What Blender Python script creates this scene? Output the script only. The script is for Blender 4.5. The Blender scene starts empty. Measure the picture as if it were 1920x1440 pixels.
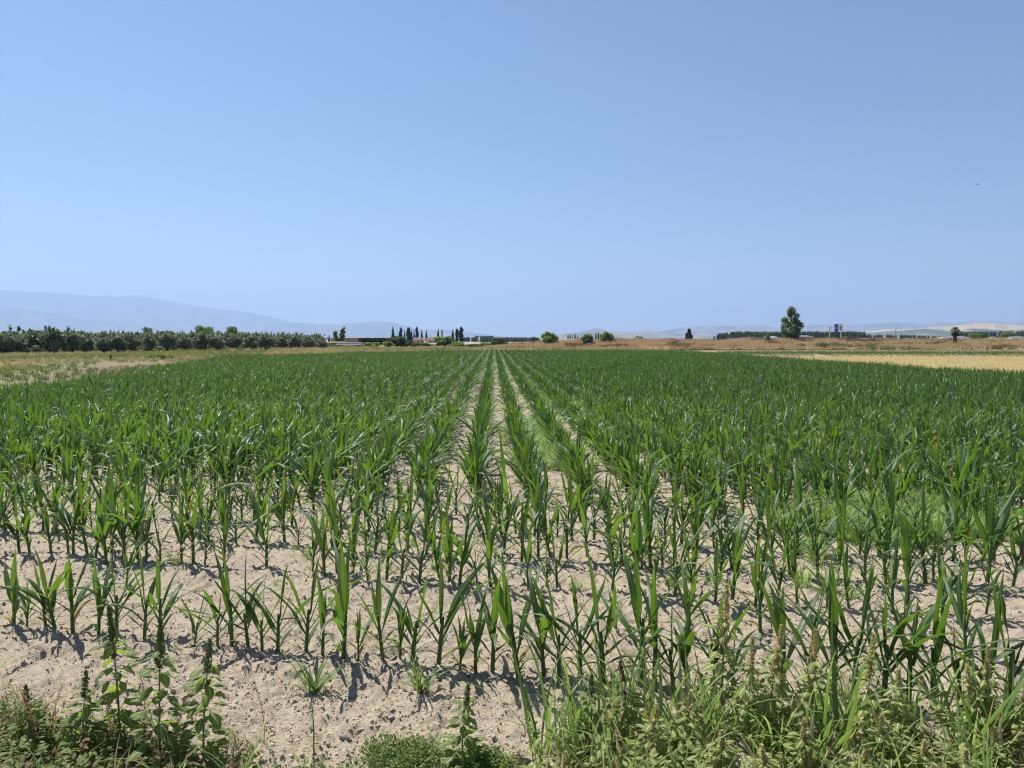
import bpy, math, random
import numpy as np
from mathutils import Vector

S = bpy.context.scene
COL = S.collection
RNG = np.random.default_rng(11)
random.seed(5)
R = math.radians

# ------------------------------------------------------------------ camera
H, F, HZ = 1.55, 1423.0, 638.5           # eye height, focal length in photo pixels, horizon row
PITCH = math.atan((720 - HZ) / F)
cd = bpy.data.cameras.new('camera')
cd.sensor_width = 36.0
cd.lens = F / 1920 * 36.0
cd.clip_start, cd.clip_end = 0.05, 80000
cam = bpy.data.objects.new('camera', cd)
COL.objects.link(cam)
cam.location = (0, 0, H)
cam.rotation_euler = (math.pi / 2 - PITCH, 0, 0)
S.camera = cam


def ground_at(px, py, z=0.0):
    """where the line of sight through a photo point meets the height z"""
    x, y = (px - 960) / F, -(py - 720) / F
    dy = math.cos(PITCH) + y * math.sin(PITCH)
    dz = -math.sin(PITCH) + y * math.cos(PITCH)
    t = (z - H) / dz
    return x * t, dy * t


def far_x(px, d):
    return (px - 960) / F * d


def far_z(py, d):
    return H + (HZ - py) / F * d


# ------------------------------------------------------------------ light, sky
SUN_AZ, SUN_EL = R(-42), R(57)
sv = Vector((math.sin(SUN_AZ) * math.cos(SUN_EL), math.cos(SUN_AZ) * math.cos(SUN_EL), math.sin(SUN_EL)))
sl = bpy.data.lights.new('sun', 'SUN')
sl.energy, sl.angle, sl.color = 5.0, R(0.53), (1.0, 0.955, 0.885)
so = bpy.data.objects.new('sun', sl)
so.rotation_euler = sv.to_track_quat('Z', 'Y').to_euler()
so.location = (0, 0, 50)
COL.objects.link(so)
W = bpy.data.worlds.new('World')
S.world = W
W.use_nodes = True
wn = W.node_tree
bg = wn.nodes['Background']
sky = wn.nodes.new('ShaderNodeTexSky')
sky.sky_type = 'NISHITA'
sky.sun_disc = False
sky.sun_elevation = SUN_EL
sky.sun_rotation = SUN_AZ
sky.altitude = 0
sky.air_density, sky.dust_density, sky.ozone_density = 1.0, 0.4, 6.0
wn.links.new(sky.outputs[0], bg.inputs[0])
bg.inputs[1].default_value = 0.066
S.view_settings.view_transform = 'Standard'
S.view_settings.look = 'None'
S.view_settings.exposure = 0.70
S.view_settings.gamma = 1.0
cy = S.cycles
cy.max_bounces, cy.diffuse_bounces, cy.glossy_bounces = 6, 3, 2
cy.transmission_bounces, cy.transparent_max_bounces, cy.volume_bounces = 4, 8, 1
cy.use_adaptive_sampling = True
cy.adaptive_threshold = 0.01
cy.use_denoising = True
cy.filter_width = 1.15
cy.caustics_reflective = cy.caustics_refractive = False


# ------------------------------------------------------------------ noise
def vnoise(x, y, seed=0):
    xi, yi = np.floor(x).astype(np.int64), np.floor(y).astype(np.int64)
    fx, fy = x - xi, y - yi
    fx, fy = fx * fx * (3 - 2 * fx), fy * fy * (3 - 2 * fy)

    def h(a, b):
        n = (a * 374761393 + b * 668265263 + seed * 974711) & 0x7FFFFFFF
        n = ((n ^ (n >> 13)) * 1274126177) & 0x7FFFFFFF
        return ((n ^ (n >> 16)) & 0xFFFF) / 65535.0
    a, b, c, d = h(xi, yi), h(xi + 1, yi), h(xi, yi + 1), h(xi + 1, yi + 1)
    return (a * (1 - fx) + b * fx) * (1 - fy) + (c * (1 - fx) + d * fx) * fy


def fbm(x, y, octv=4, seed=0):
    s, a, t = 0, 1.0, 0
    for k in range(octv):
        s = s + a * vnoise(x * 2 ** k + 17 * k, y * 2 ** k - 9 * k, seed + k)
        t += a
        a *= 0.5
    return s / t


# ------------------------------------------------------------------ materials
def mat(name):
    m = bpy.data.materials.new(name)
    m.use_nodes = True
    return m, m.node_tree, m.node_tree.nodes['Principled BSDF']


def N(t, kind, **kw):
    n = t.nodes.new(kind)
    for k, v in kw.items():
        setattr(n, k, v)
    return n


def noise(t, scale, detail=4, rough=0.6, vec=None):
    n = N(t, 'ShaderNodeTexNoise')
    n.inputs['Scale'].default_value = scale
    n.inputs['Detail'].default_value = detail
    n.inputs['Roughness'].default_value = rough
    if vec is not None:
        t.links.new(vec, n.inputs['Vector'])
    return n.outputs['Fac']


def ramp(t, fac, stops):
    r = N(t, 'ShaderNodeValToRGB')
    e = r.color_ramp.elements
    while len(e) < len(stops):
        e.new(0.5)
    for el, (p, c) in zip(e, stops):
        el.position = p
        el.color = (*c, 1)
    t.links.new(fac, r.inputs[0])
    return r.outputs[0]


def mix(t, fac, a, b, blend='MIX'):
    m = N(t, 'ShaderNodeMix', data_type='RGBA', blend_type=blend)
    for sock, v in ((m.inputs[0], fac), (m.inputs[6], a), (m.inputs[7], b)):
        if isinstance(v, (int, float)):
            sock.default_value = v
        elif isinstance(v, tuple):
            sock.default_value = (*v, 1)
        else:
            t.links.new(v, sock)
    return m.outputs[2]


def position(t):
    return N(t, 'ShaderNodeNewGeometry').outputs['Position']


def bump(t, bs, fac, strength, dist):
    b = N(t, 'ShaderNodeBump')
    b.inputs['Strength'].default_value = strength
    b.inputs['Distance'].default_value = dist
    t.links.new(fac, b.inputs['Height'])
    t.links.new(b.outputs[0], bs.inputs['Normal'])


def leaf_material(name, dark, light, trans, tfac=0.35, rough=0.45, spec=0.5, veins=False):
    m, t, bs = mat(name)
    rnd = N(t, 'ShaderNodeObjectInfo').outputs['Random']
    geo = N(t, 'ShaderNodeNewGeometry')
    f = noise(t, 9.0, 2, 0.6, geo.outputs['Position'])
    a = N(t, 'ShaderNodeMath', operation='MULTIPLY_ADD')
    t.links.new(rnd, a.inputs[0])
    a.inputs[1].default_value = 0.55
    t.links.new(f, a.inputs[2])
    b = N(t, 'ShaderNodeMath', operation='MULTIPLY_ADD', use_clamp=True)
    t.links.new(geo.outputs['Random Per Island'], b.inputs[0])
    b.inputs[1].default_value = 0.5
    s = N(t, 'ShaderNodeMath', operation='SUBTRACT')
    t.links.new(a.outputs[0], s.inputs[0])
    s.inputs[1].default_value = 0.52
    t.links.new(s.outputs[0], b.inputs[2])
    c = mix(t, b.outputs[0], dark, light)
    tc = mix(t, b.outputs[0], tuple(0.75 * v for v in trans), trans)
    if veins:
        uv = N(t, 'ShaderNodeUVMap').outputs[0]
        sx = N(t, 'ShaderNodeSeparateXYZ')
        t.links.new(uv, sx.inputs[0])
        d = N(t, 'ShaderNodeMath', operation='ABSOLUTE')
        q = N(t, 'ShaderNodeMath', operation='SUBTRACT')
        t.links.new(sx.outputs[0], q.inputs[0])
        q.inputs[1].default_value = 0.5
        t.links.new(q.outputs[0], d.inputs[0])
        mr = ramp(t, d.outputs[0], [(0.02, (1, 1, 1)), (0.075, (0, 0, 0))])
        c = mix(t, mr, c, tuple(min(1, 2.6 * v + 0.03) for v in light))
        w = N(t, 'ShaderNodeTexWave')
        w.inputs['Scale'].default_value = 7
        w.inputs['Distortion'].default_value = 0.4
        t.links.new(uv, w.inputs[0])
        ty = N(t, 'ShaderNodeMapRange')
        ty.inputs['From Min'].default_value, ty.inputs['From Max'].default_value = 0.86, 1.0
        t.links.new(sx.outputs[1], ty.inputs[0])
        gt = N(t, 'ShaderNodeMath', operation='GREATER_THAN')
        t.links.new(rnd, gt.inputs[0])
        gt.inputs[1].default_value = 0.62
        mt_ = N(t, 'ShaderNodeMath', operation='MULTIPLY')
        t.links.new(ty.outputs[0], mt_.inputs[0])
        t.links.new(gt.outputs[0], mt_.inputs[1])
        c = mix(t, mt_.outputs[0], c, (0.34, 0.26, 0.12))
        bump(t, bs, w.outputs['Fac'], 0.25, 0.002)
    t.links.new(c, bs.inputs['Base Color'])
    bs.inputs['Roughness'].default_value = rough
    bs.inputs['Specular IOR Level'].default_value = spec
    tr = N(t, 'ShaderNodeBsdfTranslucent')
    t.links.new(tc, tr.inputs[0])
    mx = N(t, 'ShaderNodeMixShader')
    mx.inputs[0].default_value = tfac
    t.links.new(bs.outputs[0], mx.inputs[1])
    t.links.new(tr.outputs[0], mx.inputs[2])
    t.links.new(mx.outputs[0], t.nodes['Material Output'].inputs[0])
    return m


def plain(name, c1, c2=None, scale=6.0, rough=0.8, spec=0.3, bmp=0.0, metal=0.0):
    m, t, bs = mat(name)
    c2 = c2 or tuple(v * 0.8 for v in c1)
    f = noise(t, scale, 5, 0.65, position(t))
    t.links.new(ramp(t, f, [(0.3, c1), (0.7, c2)]), bs.inputs['Base Color'])
    bs.inputs['Roughness'].default_value = rough
    bs.inputs['Specular IOR Level'].default_value = spec
    bs.inputs['Metallic'].default_value = metal
    if bmp:
        bump(t, bs, f, 0.6, bmp)
    return m


M = {}
M['maize'] = leaf_material('maize_leaf', (0.017, 0.046, 0.012), (0.050, 0.102, 0.022), (0.20, 0.37, 0.025), 0.33, 0.40, 0.5, True)
M['maize_far'] = leaf_material('maize_leaf_plain', (0.017, 0.048, 0.014), (0.050, 0.104, 0.026), (0.165, 0.32, 0.03), 0.32, 0.45, 0.40)
M['maize_dry'] = leaf_material('maize_leaf_yellowed', (0.14, 0.15, 0.04), (0.34, 0.28, 0.12), (0.40, 0.36, 0.10), 0.3, 0.6, 0.2)
M['stalk'] = plain('maize_stalk', (0.05, 0.12, 0.025), (0.09, 0.15, 0.05), 30, 0.5)
M['pigweed'] = leaf_material('pigweed_leaf', (0.07, 0.115, 0.028), (0.16, 0.205, 0.06), (0.42, 0.56, 0.07), 0.42, 0.55, 0.3, True)
M['pigweed_grey'] = leaf_material('pigweed_leaf_grey', (0.15, 0.195, 0.06), (0.30, 0.325, 0.12), (0.50, 0.58, 0.12), 0.42, 0.6, 0.3, True)
M['weed'] = leaf_material('weed_leaf', (0.11, 0.15, 0.035), (0.27, 0.29, 0.11), (0.48, 0.56, 0.10), 0.42, 0.55, 0.3)
M['clover'] = leaf_material('clover_leaf', (0.06, 0.11, 0.022), (0.16, 0.21, 0.05), (0.36, 0.48, 0.06), 0.38, 0.5, 0.3)
M['grass'] = leaf_material('grass_blade', (0.07, 0.14, 0.035), (0.15, 0.23, 0.07), (0.34, 0.52, 0.09), 0.36, 0.45, 0.4)
M['grass_pale'] = leaf_material('grass_blade_pale', (0.20, 0.30, 0.08), (0.34, 0.44, 0.16), (0.48, 0.66, 0.17), 0.42, 0.5, 0.35)
M['weedstem'] = plain('weed_stem', (0.12, 0.17, 0.06), (0.16, 0.17, 0.07), 40, 0.6)
M['redstem'] = plain('red_stem', (0.19, 0.08, 0.055), (0.13, 0.10, 0.05), 40, 0.6)
M['spike_green'] = leaf_material('green_flower_spike', (0.12, 0.18, 0.05), (0.22, 0.27, 0.09), (0.38, 0.48, 0.1), 0.35, 0.7, 0.2)
M['spike_dry'] = leaf_material('straw_flower_spike', (0.52, 0.45, 0.18), (0.76, 0.68, 0.36), (0.85, 0.76, 0.38), 0.45, 0.8, 0.1)
M['drystalk'] = leaf_material('dry_brown_stalk', (0.24, 0.13, 0.06), (0.40, 0.25, 0.13), (0.4, 0.25, 0.12), 0.2, 0.85, 0.1)
M['drygrass'] = leaf_material('dry_bank_grass', (0.43, 0.295, 0.17), (0.60, 0.46, 0.285), (0.53, 0.40, 0.24), 0.3, 0.85, 0.1)
M['browngrass'] = leaf_material('brown_weed', (0.13, 0.085, 0.05), (0.24, 0.155, 0.09), (0.2, 0.13, 0.07), 0.2, 0.85, 0.1)
M['strawgrass'] = leaf_material('straw_grass', (0.34, 0.27, 0.12), (0.48, 0.39, 0.19), (0.5, 0.42, 0.2), 0.3, 0.85, 0.1)
M['meadowgrass'] = leaf_material('meadow_weed', (0.12, 0.155, 0.07), (0.22, 0.24, 0.12), (0.28, 0.32, 0.12), 0.3, 0.8, 0.15)
M['yellowweed'] = leaf_material('yellow_weed', (0.20, 0.25, 0.045), (0.32, 0.33, 0.07), (0.36, 0.40, 0.07), 0.3, 0.8, 0.15)
M['olive'] = leaf_material('olive_foliage', (0.105, 0.135, 0.085), (0.26, 0.29, 0.19), (0.28, 0.34, 0.16), 0.32, 0.55, 0.4)
M['broad'] = leaf_material('broadleaf_foliage', (0.05, 0.092, 0.03), (0.14, 0.20, 0.065), (0.26, 0.38, 0.07), 0.35, 0.55, 0.3)
M['bushy'] = leaf_material('yellow_green_foliage', (0.11, 0.17, 0.045), (0.25, 0.32, 0.11), (0.38, 0.50, 0.10), 0.36, 0.6, 0.3)
M['cypress'] = leaf_material('cypress_foliage', (0.012, 0.024, 0.012), (0.03, 0.048, 0.02), (0.04, 0.07, 0.02), 0.15, 0.7, 0.2)
M['poplar'] = leaf_material('poplar_foliage', (0.065, 0.115, 0.045), (0.17, 0.24, 0.10), (0.30, 0.43, 0.11), 0.35, 0.5, 0.4)
M['farwood'] = leaf_material('wood_foliage', (0.040, 0.075, 0.038), (0.10, 0.15, 0.075), (0.15, 0.24, 0.07), 0.25, 0.6, 0.3)
M['palm'] = leaf_material('palm_frond', (0.04, 0.06, 0.02), (0.09, 0.11, 0.04), (0.16, 0.2, 0.05), 0.2, 0.5, 0.3)
M['bark'] = plain('bark', (0.11, 0.085, 0.06), (0.06, 0.048, 0.036), 9, 0.9, 0.1, 0.02)
M['palmbark'] = plain('palm_bark', (0.14, 0.11, 0.09), (0.07, 0.055, 0.045), 7, 0.9, 0.1, 0.05)
M['clod'] = plain('clod', (0.49, 0.42, 0.325), (0.36, 0.30, 0.23), 25, 0.95, 0.05, 0.004)
M['stone'] = plain('grey_stone', (0.33, 0.30, 0.27), (0.22, 0.20, 0.185), 30, 0.9, 0.15, 0.004)
M['white'] = plain('white_paint', (0.78, 0.77, 0.73), (0.66, 0.64, 0.6), 0.6, 0.7)
M['cream'] = plain('cream_render', (0.62, 0.52, 0.37), (0.54, 0.44, 0.31), 0.8, 0.85)
M['pink'] = plain('salmon_render', (0.60, 0.40, 0.26), (0.52, 0.34, 0.22), 0.8, 0.85)
M['tile'] = plain('faded_roof_tiles', (0.30, 0.24, 0.20), (0.22, 0.17, 0.145), 1.5, 0.85)
M['brownwall'] = plain('brown_wall', (0.36, 0.24, 0.17), (0.28, 0.19, 0.14), 0.4, 0.9)
M['greyroof'] = plain('grey_sheet_roof', (0.24, 0.255, 0.27), (0.20, 0.215, 0.23), 0.3, 0.95, 0.05)
M['dullroof'] = plain('dull_sheet_roof', (0.17, 0.19, 0.215), (0.14, 0.16, 0.185), 0.3, 0.95, 0.05)
M['paleroof'] = plain('pale_sheet_roof', (0.34, 0.32, 0.26), (0.29, 0.27, 0.22), 0.3, 0.95, 0.05)
M['bluewall'] = plain('blue_cladding', (0.06, 0.12, 0.30), (0.05, 0.10, 0.24), 0.3, 0.5)
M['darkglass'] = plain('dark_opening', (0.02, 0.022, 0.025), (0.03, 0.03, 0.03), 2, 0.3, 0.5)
M['navy'] = plain('navy_panel', (0.03, 0.06, 0.42), (0.027, 0.052, 0.36), 1, 0.4, 0.4)
M['greypanel'] = plain('grey_panel', (0.50, 0.54, 0.51), (0.44, 0.47, 0.45), 1, 0.5, 0.4)
M['emblem'] = plain('dark_emblem', (0.03, 0.035, 0.045), (0.03, 0.03, 0.04), 1, 0.6)
M['paleblue'] = plain('pale_blue_lettering', (0.25, 0.28, 0.55), (0.22, 0.26, 0.5), 1, 0.5)
M['steel'] = plain('galvanised_steel', (0.38, 0.39, 0.37), (0.30, 0.31, 0.30), 2, 0.5, 0.5)
M['wire'] = plain('wire', (0.36, 0.35, 0.33), (0.3, 0.29, 0.27), 2, 0.6)
M['container'] = plain('dark_cladding', (0.035, 0.045, 0.07), (0.03, 0.04, 0.055), 0.5, 0.6)
M['bird'] = plain('bird_plumage', (0.03, 0.032, 0.04), (0.04, 0.04, 0.045), 20, 0.7)


# ------------------------------------------------------------------ mesh helpers
def mesh_from(name, V, Fc, mats, smooth=True, uv=None, midx=None):
    me = bpy.data.meshes.new(name)
    V = np.asarray(V, dtype=np.float32).reshape(-1, 3)
    if isinstance(Fc, np.ndarray):
        n, k = Fc.shape
        me.vertices.add(len(V))
        me.vertices.foreach_set('co', V.ravel())
        me.loops.add(n * k)
        me.loops.foreach_set('vertex_index', Fc.ravel().astype(np.int32))
        me.polygons.add(n)
        me.polygons.foreach_set('loop_start', np.arange(0, n * k, k, dtype=np.int32))
        me.polygons.foreach_set('loop_total', np.full(n, k, dtype=np.int32))
        me.update(calc_edges=True)
    else:
        me.from_pydata([tuple(v) for v in V.tolist()], [], Fc)
        me.update()
    for m_ in (mats if isinstance(mats, (list, tuple)) else [mats]):
        me.materials.append(m_)
    if smooth:
        me.polygons.foreach_set('use_smooth', np.ones(len(me.polygons), dtype=bool))
    if midx is not None:
        me.polygons.foreach_set('material_index', np.asarray(midx, dtype=np.int32))
    if uv is not None:
        lay = me.uv_layers.new(name='UVMap')
        li = np.empty(len(me.loops), dtype=np.int32)
        me.loops.foreach_get('vertex_index', li)
        lay.data.foreach_set('uv', np.asarray(uv, dtype=np.float32)[li].ravel())
    me.validate()
    return me


def link(name, data, parent=None, loc=None, rot=None, scale=None):
    o = bpy.data.objects.new(name, data)
    COL.objects.link(o)
    if parent is not None:
        o.parent = parent
    if loc is not None:
        o.location = loc
    if rot is not None:
        o.rotation_euler = rot
    if scale is not None:
        o.scale = scale
    return o


def tag(o, label=None, cat=None, group=None, kind=None):
    for k, v in (('label', label), ('category', cat), ('group', group), ('kind', kind)):
        if v:
            o[k] = v
    return o


def thing(name, label, cat, loc=(0, 0, 0), rz=0.0, group=None, scale=None):
    return tag(link(name, None, None, loc, (0, 0, rz), scale), label, cat, group)


class MB:
    """collects shapes for one mesh"""

    def __init__(s):
        s.v, s.f, s.uv = [], [], []

    def add(s, v, f, uv=None):
        b = len(s.v)
        s.v += [tuple(map(float, p)) for p in v]
        s.f += [tuple(int(i) + b for i in q) for q in f]
        s.uv += [tuple(map(float, q)) for q in uv] if uv is not None else [(0.0, 0.0)] * len(v)
        return s

    def box(s, x0, x1, y0, y1, z0, z1):
        v = [(x, y, z) for z in (z0, z1) for y in (y0, y1) for x in (x0, x1)]
        return s.add(v, [(0, 2, 3, 1), (4, 5, 7, 6), (0, 1, 5, 4), (2, 6, 7, 3), (0, 4, 6, 2), (1, 3, 7, 5)])

    def tube(s, pts, rad, n=7, cap=True):
        pts = np.asarray(pts, float)
        rad = np.full(len(pts), rad) if np.isscalar(rad) else np.asarray(rad, float)
        v, f = [], []
        up = np.array([0.31, 0.17, 0.93])
        for i, p in enumerate(pts):
            t = pts[min(i + 1, len(pts) - 1)] - pts[max(i - 1, 0)]
            t = t / (np.linalg.norm(t) + 1e-9)
            u = np.array([1.0, 0, 0]) if abs(t[2]) > 0.9 else up
            a = np.cross(t, u)
            a /= np.linalg.norm(a) + 1e-9
            b = np.cross(t, a)
            for k in range(n):
                w = 2 * math.pi * k / n
                v.append(p + rad[i] * (a * math.cos(w) + b * math.sin(w)))
        for i in range(len(pts) - 1):
            for k in range(n):
                k2 = (k + 1) % n
                f.append((i * n + k, i * n + k2, (i + 1) * n + k2, (i + 1) * n + k))
        if cap:
            f.append(tuple(range(n))[::-1])
            f.append(tuple(range((len(pts) - 1) * n, len(pts) * n)))
        return s.add(v, f)

    def data(s, name, m, smooth=True):
        return mesh_from(name, s.v, s.f, m, smooth, s.uv)

    def build(s, name, m, parent=None, smooth=True, **kw):
        return link(name, s.data(name, m, smooth), parent, **kw)


def blade(z0, az, L, Wd, a0, bend, twist=0.0, fold=0.5, ruffle=0.0, drift=0.0, nseg=11, nc=4, r0=0.0, pmax=0.33, ph=0.0, base=(0, 0), sheath=0.45, power=1.6):
    """one strap leaf that leaves (base, z0) towards azimuth az; returns vertices, faces, uv"""
    t = np.linspace(0, 1, nseg + 1)
    th = a0 + bend * t ** 1.4
    azs = az + drift * t ** 1.5
    dl = L / nseg
    d = np.stack([np.sin(th) * np.cos(azs), np.sin(th) * np.sin(azs), np.cos(th)], 1)
    c = np.zeros((nseg + 1, 3))
    c[0] = (base[0] + r0 * math.cos(az), base[1] + r0 * math.sin(az), z0)
    for i in range(nseg):
        c[i + 1] = c[i] + dl * 0.5 * (d[i] + d[i + 1])
    side = np.stack([-np.sin(azs), np.cos(azs), np.zeros_like(azs)], 1)
    nor = np.cross(d, side)
    tw = (twist * t)[:, None]
    s2 = side * np.cos(tw) + nor * np.sin(tw)
    n2 = -side * np.sin(tw) + nor * np.cos(tw)
    up = sheath + (1 - sheath) * np.sin(np.clip(t / pmax, 0, 1) * math.pi / 2)
    dn = np.where(t > pmax, 1 - (np.clip((t - pmax) / (1 - pmax), 0, 1)) ** power, 1)
    w = Wd / 2 * up * dn
    fo = fold * (1 - 0.75 * np.clip(t / 0.8, 0, 1)) + 0.9 * np.clip(1 - t / 0.14, 0, 1)
    V, UV = [], []
    for j in range(nc + 1):
        q = -1 + 2 * j / nc
        off = s2 * (w * q * np.cos(fo))[:, None] - n2 * (w * abs(q) * np.sin(fo))[:, None]
        if ruffle:
            off = off + n2 * (ruffle * w * q * abs(q) * np.sin(ph + 13 * t + (1.5 if q > 0 else 0)))[:, None]
        V.append(c + off)
        UV.append(np.stack([np.full_like(t, j / nc), t], 1))
    V = np.stack(V, 1).reshape(-1, 3)
    UV = np.stack(UV, 1).reshape(-1, 2)
    k = nc + 1
    Fc = [(i * k + j, i * k + j + 1, (i + 1) * k + j + 1, (i + 1) * k + j) for i in range(nseg) for j in range(nc)]
    return V, Fc, UV


GN_CACHE = {}


def scatter(name, pts, rot, scl, idx, sources, kind='stuff', label=None):
    """one object that carries many small copies of the source objects (used for what nobody would count)"""
    key = tuple(o.name for o in sources)
    if key not in GN_CACHE:
        c = bpy.data.collections.new('source_' + name)
        for i, o in enumerate(sources):
            c.objects.link(o)
        GN_CACHE[key] = c
    c = GN_CACHE[key]
    me = bpy.data.meshes.new(name)
    n = len(pts)
    me.vertices.add(n)
    me.vertices.foreach_set('co', np.asarray(pts, np.float32).ravel())
    for nm, ty, val, fld in (('rot', 'FLOAT_VECTOR', rot, 'vector'), ('scl', 'FLOAT', scl, 'value'), ('pick', 'INT', idx, 'value')):
        a = me.attributes.new(nm, ty, 'POINT')
        a.data.foreach_set(fld, np.asarray(val, np.int32 if ty == 'INT' else np.float32).ravel())
    o = link(name, me)
    tag(o, label, None, None, kind)
    g = bpy.data.node_groups.new('scatter_' + name, 'GeometryNodeTree')
    g.interface.new_socket('Geometry', in_out='INPUT', socket_type='NodeSocketGeometry')
    g.interface.new_socket('Geometry', in_out='OUTPUT', socket_type='NodeSocketGeometry')
    gi, go = g.nodes.new('NodeGroupInput'), g.nodes.new('NodeGroupOutput')
    ci = g.nodes.new('GeometryNodeCollectionInfo')
    ci.inputs['Collection'].default_value = c
    ci.inputs['Separate Children'].default_value = True
    ci.inputs['Reset Children'].default_value = True
    ip = g.nodes.new('GeometryNodeInstanceOnPoints')
    ip.inputs['Pick Instance'].default_value = True

    def attr(nm, ty):
        q = g.nodes.new('GeometryNodeInputNamedAttribute')
        q.data_type = ty
        q.inputs['Name'].default_value = nm
        return q.outputs['Attribute']
    L = g.links.new
    L(gi.outputs[0], ip.inputs['Points'])
    L(ci.outputs[0], ip.inputs['Instance'])
    L(attr('pick', 'INT'), ip.inputs['Instance Index'])
    L(attr('rot', 'FLOAT_VECTOR'), ip.inputs['Rotation'])
    L(attr('scl', 'FLOAT'), ip.inputs['Scale'])
    L(ip.outputs[0], go.inputs[0])
    md = o.modifiers.new('scatter', 'NODES')
    md.node_group = g
    return o


def src(name, data):
    return bpy.data.objects.new(name, data)        # a source for scatter(); never linked to the scene itself


# ------------------------------------------------------------------ ground
def soil_z(x, y):
    x, y = np.asarray(x, float), np.asarray(y, float)
    d = np.hypot(x, y)
    fade = np.clip(1.2 - d / 60, 0.0, 1)
    z = 0.05 * (fbm(x * 0.9, y * 0.9, 2, 3) - 0.5) * np.clip(2 - d / 60, 0, 1)
    z += fade * 0.030 * (fbm(x * 5, y * 5, 2, 7) - 0.5)
    c = fbm(x * 13, y * 13, 3, 21)
    z += fade * 0.040 * (np.abs(c - 0.5) * 2) ** 0.8
    z += fade * 0.030 * (np.abs(fbm(x * 27, y * 27, 2, 41) - 0.5) * 2) ** 0.7 * np.clip(1.6 - d / 6, 0, 1)
    cr = np.abs(fbm(x * 2.6, y * 2.6, 3, 91) - 0.5)
    z -= fade * 0.022 * np.clip(1 - cr / 0.012, 0, 1)
    return z


def lines(parts, tail, growth=1.22):
    out = []
    for a, b, s in parts:
        out += list(np.arange(a, b, s))
    x, st = parts[-1][1], parts[-1][2]
    while x < tail:
        out.append(x)
        st *= growth
        x += st
    out.append(tail)
    return np.array(out)


xp = lines([(0, 2.7, 0.018), (2.7, 5, 0.03), (5, 9, 0.055), (9, 24, 0.3)], 21500)
xs = np.concatenate([-xp[::-1][:-1], xp])
ys = np.concatenate([[-1500, -400, -100, -30, -10, -4, -1, 0.5, 1.5, 2.1], lines([(2.3, 4.6, 0.016), (4.6, 8, 0.028), (8, 20, 0.07), (20, 48, 0.2)], 21500)])
GX, GY = np.meshgrid(xs, ys)
GZ = soil_z(GX.ravel(), GY.ravel())
nx, ny = len(xs), len(ys)
ii, jj = np.meshgrid(np.arange(nx - 1), np.arange(ny - 1))
q0 = (jj * nx + ii).ravel()
FG = np.stack([q0, q0 + 1, q0 + nx + 1, q0 + nx], 1)
m, t, bs = mat('soil')
P = position(t)
n1 = noise(t, 3.2, 6, 0.65, P)
n2 = noise(t, 30, 6, 0.75, P)
n3 = noise(t, 140, 3, 0.7, P)
c = ramp(t, n1, [(0.32, (0.35, 0.288, 0.213)), (0.68, (0.46, 0.386, 0.292))])
c = mix(t, 0.55, c, ramp(t, n2, [(0.34, (0.22, 0.178, 0.129)), (0.52, (0.48, 0.405, 0.308))]))  # fine dark specks put the small shadows of soil pits into the colour
n4 = noise(t, 0.006, 5, 0.6, P)
farc = ramp(t, n4, [(0.40, (0.16, 0.16, 0.07)), (0.52, (0.40, 0.31, 0.18)), (0.66, (0.12, 0.15, 0.06))])
sp = N(t, 'ShaderNodeSeparateXYZ')
t.links.new(P, sp.inputs[0])
mk = N(t, 'ShaderNodeMapRange')
mk.inputs['From Min'].default_value, mk.inputs['From Max'].default_value = 88, 130
t.links.new(sp.outputs[1], mk.inputs[0])
c = mix(t, mk.outputs[0], c, farc)
t.links.new(c, bs.inputs['Base Color'])
bs.inputs['Roughness'].default_value = 0.95
bs.inputs['Specular IOR Level'].default_value = 0.1
ad = N(t, 'ShaderNodeMath', operation='ADD')
t.links.new(n2, ad.inputs[0])
t.links.new(n3, ad.inputs[1])
bump(t, bs, ad.outputs[0], 0.9, 0.012)
ground = link('ground', mesh_from('ground', np.stack([GX.ravel(), GY.ravel(), GZ], 1), FG, m))
tag(ground, 'pale cracked clay soil of the fields', None, None, 'structure')


def gz(x, y):
    return float(soil_z(np.array([x]), np.array([y]))[0])


# clods and small stones lying on the soil
def rock(seed, mt, flat=0.65):
    rg = np.random.default_rng(seed)
    import bmesh
    bm = bmesh.new()
    bmesh.ops.create_icosphere(bm, subdivisions=1 if mt is M['clod'] else 2, radius=1.0)
    V = np.array([v.co[:] for v in bm.verts])
    o = rg.uniform(0, 50, 3)
    k = 0.35 + 1.3 * fbm(V[:, 0] * 2.1 + o[0] + V[:, 2], V[:, 1] * 2.1 + o[1] + 0.7 * V[:, 2], 3, seed)
    V = V * (k * rg.uniform(0.75, 1.2, len(V)))[:, None] * np.array([1.0, rg.uniform(0.6, 1.0), flat])
    fc = np.array([[v.index for v in f_.verts] for f_ in bm.faces])
    bm.free()
    return src('clod', mesh_from('clod', V, fc, mt, False))


rocks = [rock(s, M['clod']) for s in range(5)] + [rock(9, M['stone'])]
n = 110000
cyv = 2.4 + RNG.random(n) ** 1.5 * 8.5
cxv = (RNG.random(n) * 2 - 1) * (cyv * 0.74 + 0.5)
size = 0.0020 + 0.010 * RNG.random(n) ** 12 + 0.0042 * RNG.random(n) ** 2
size *= np.clip(0.6 + 0.6 * fbm(cxv * 1.5, cyv * 1.5, 2, 5), 0.5, 1.2)
pts = np.stack([cxv, cyv, soil_z(cxv, cyv) - size * 0.1], 1)
pick = np.where(RNG.random(n) < 0.012, 5, RNG.integers(0, 5, n))
scatter('soil_clods', pts, RNG.uniform(-0.4, 0.4, (n, 3)) + np.stack([0 * cxv, 0 * cxv, RNG.random(n) * 6.28], 1), size, pick, rocks, 'stuff', 'crumbly pale clods and pebbles on the bare soil')
st = rock(31, M['stone'], 0.6)
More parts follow.
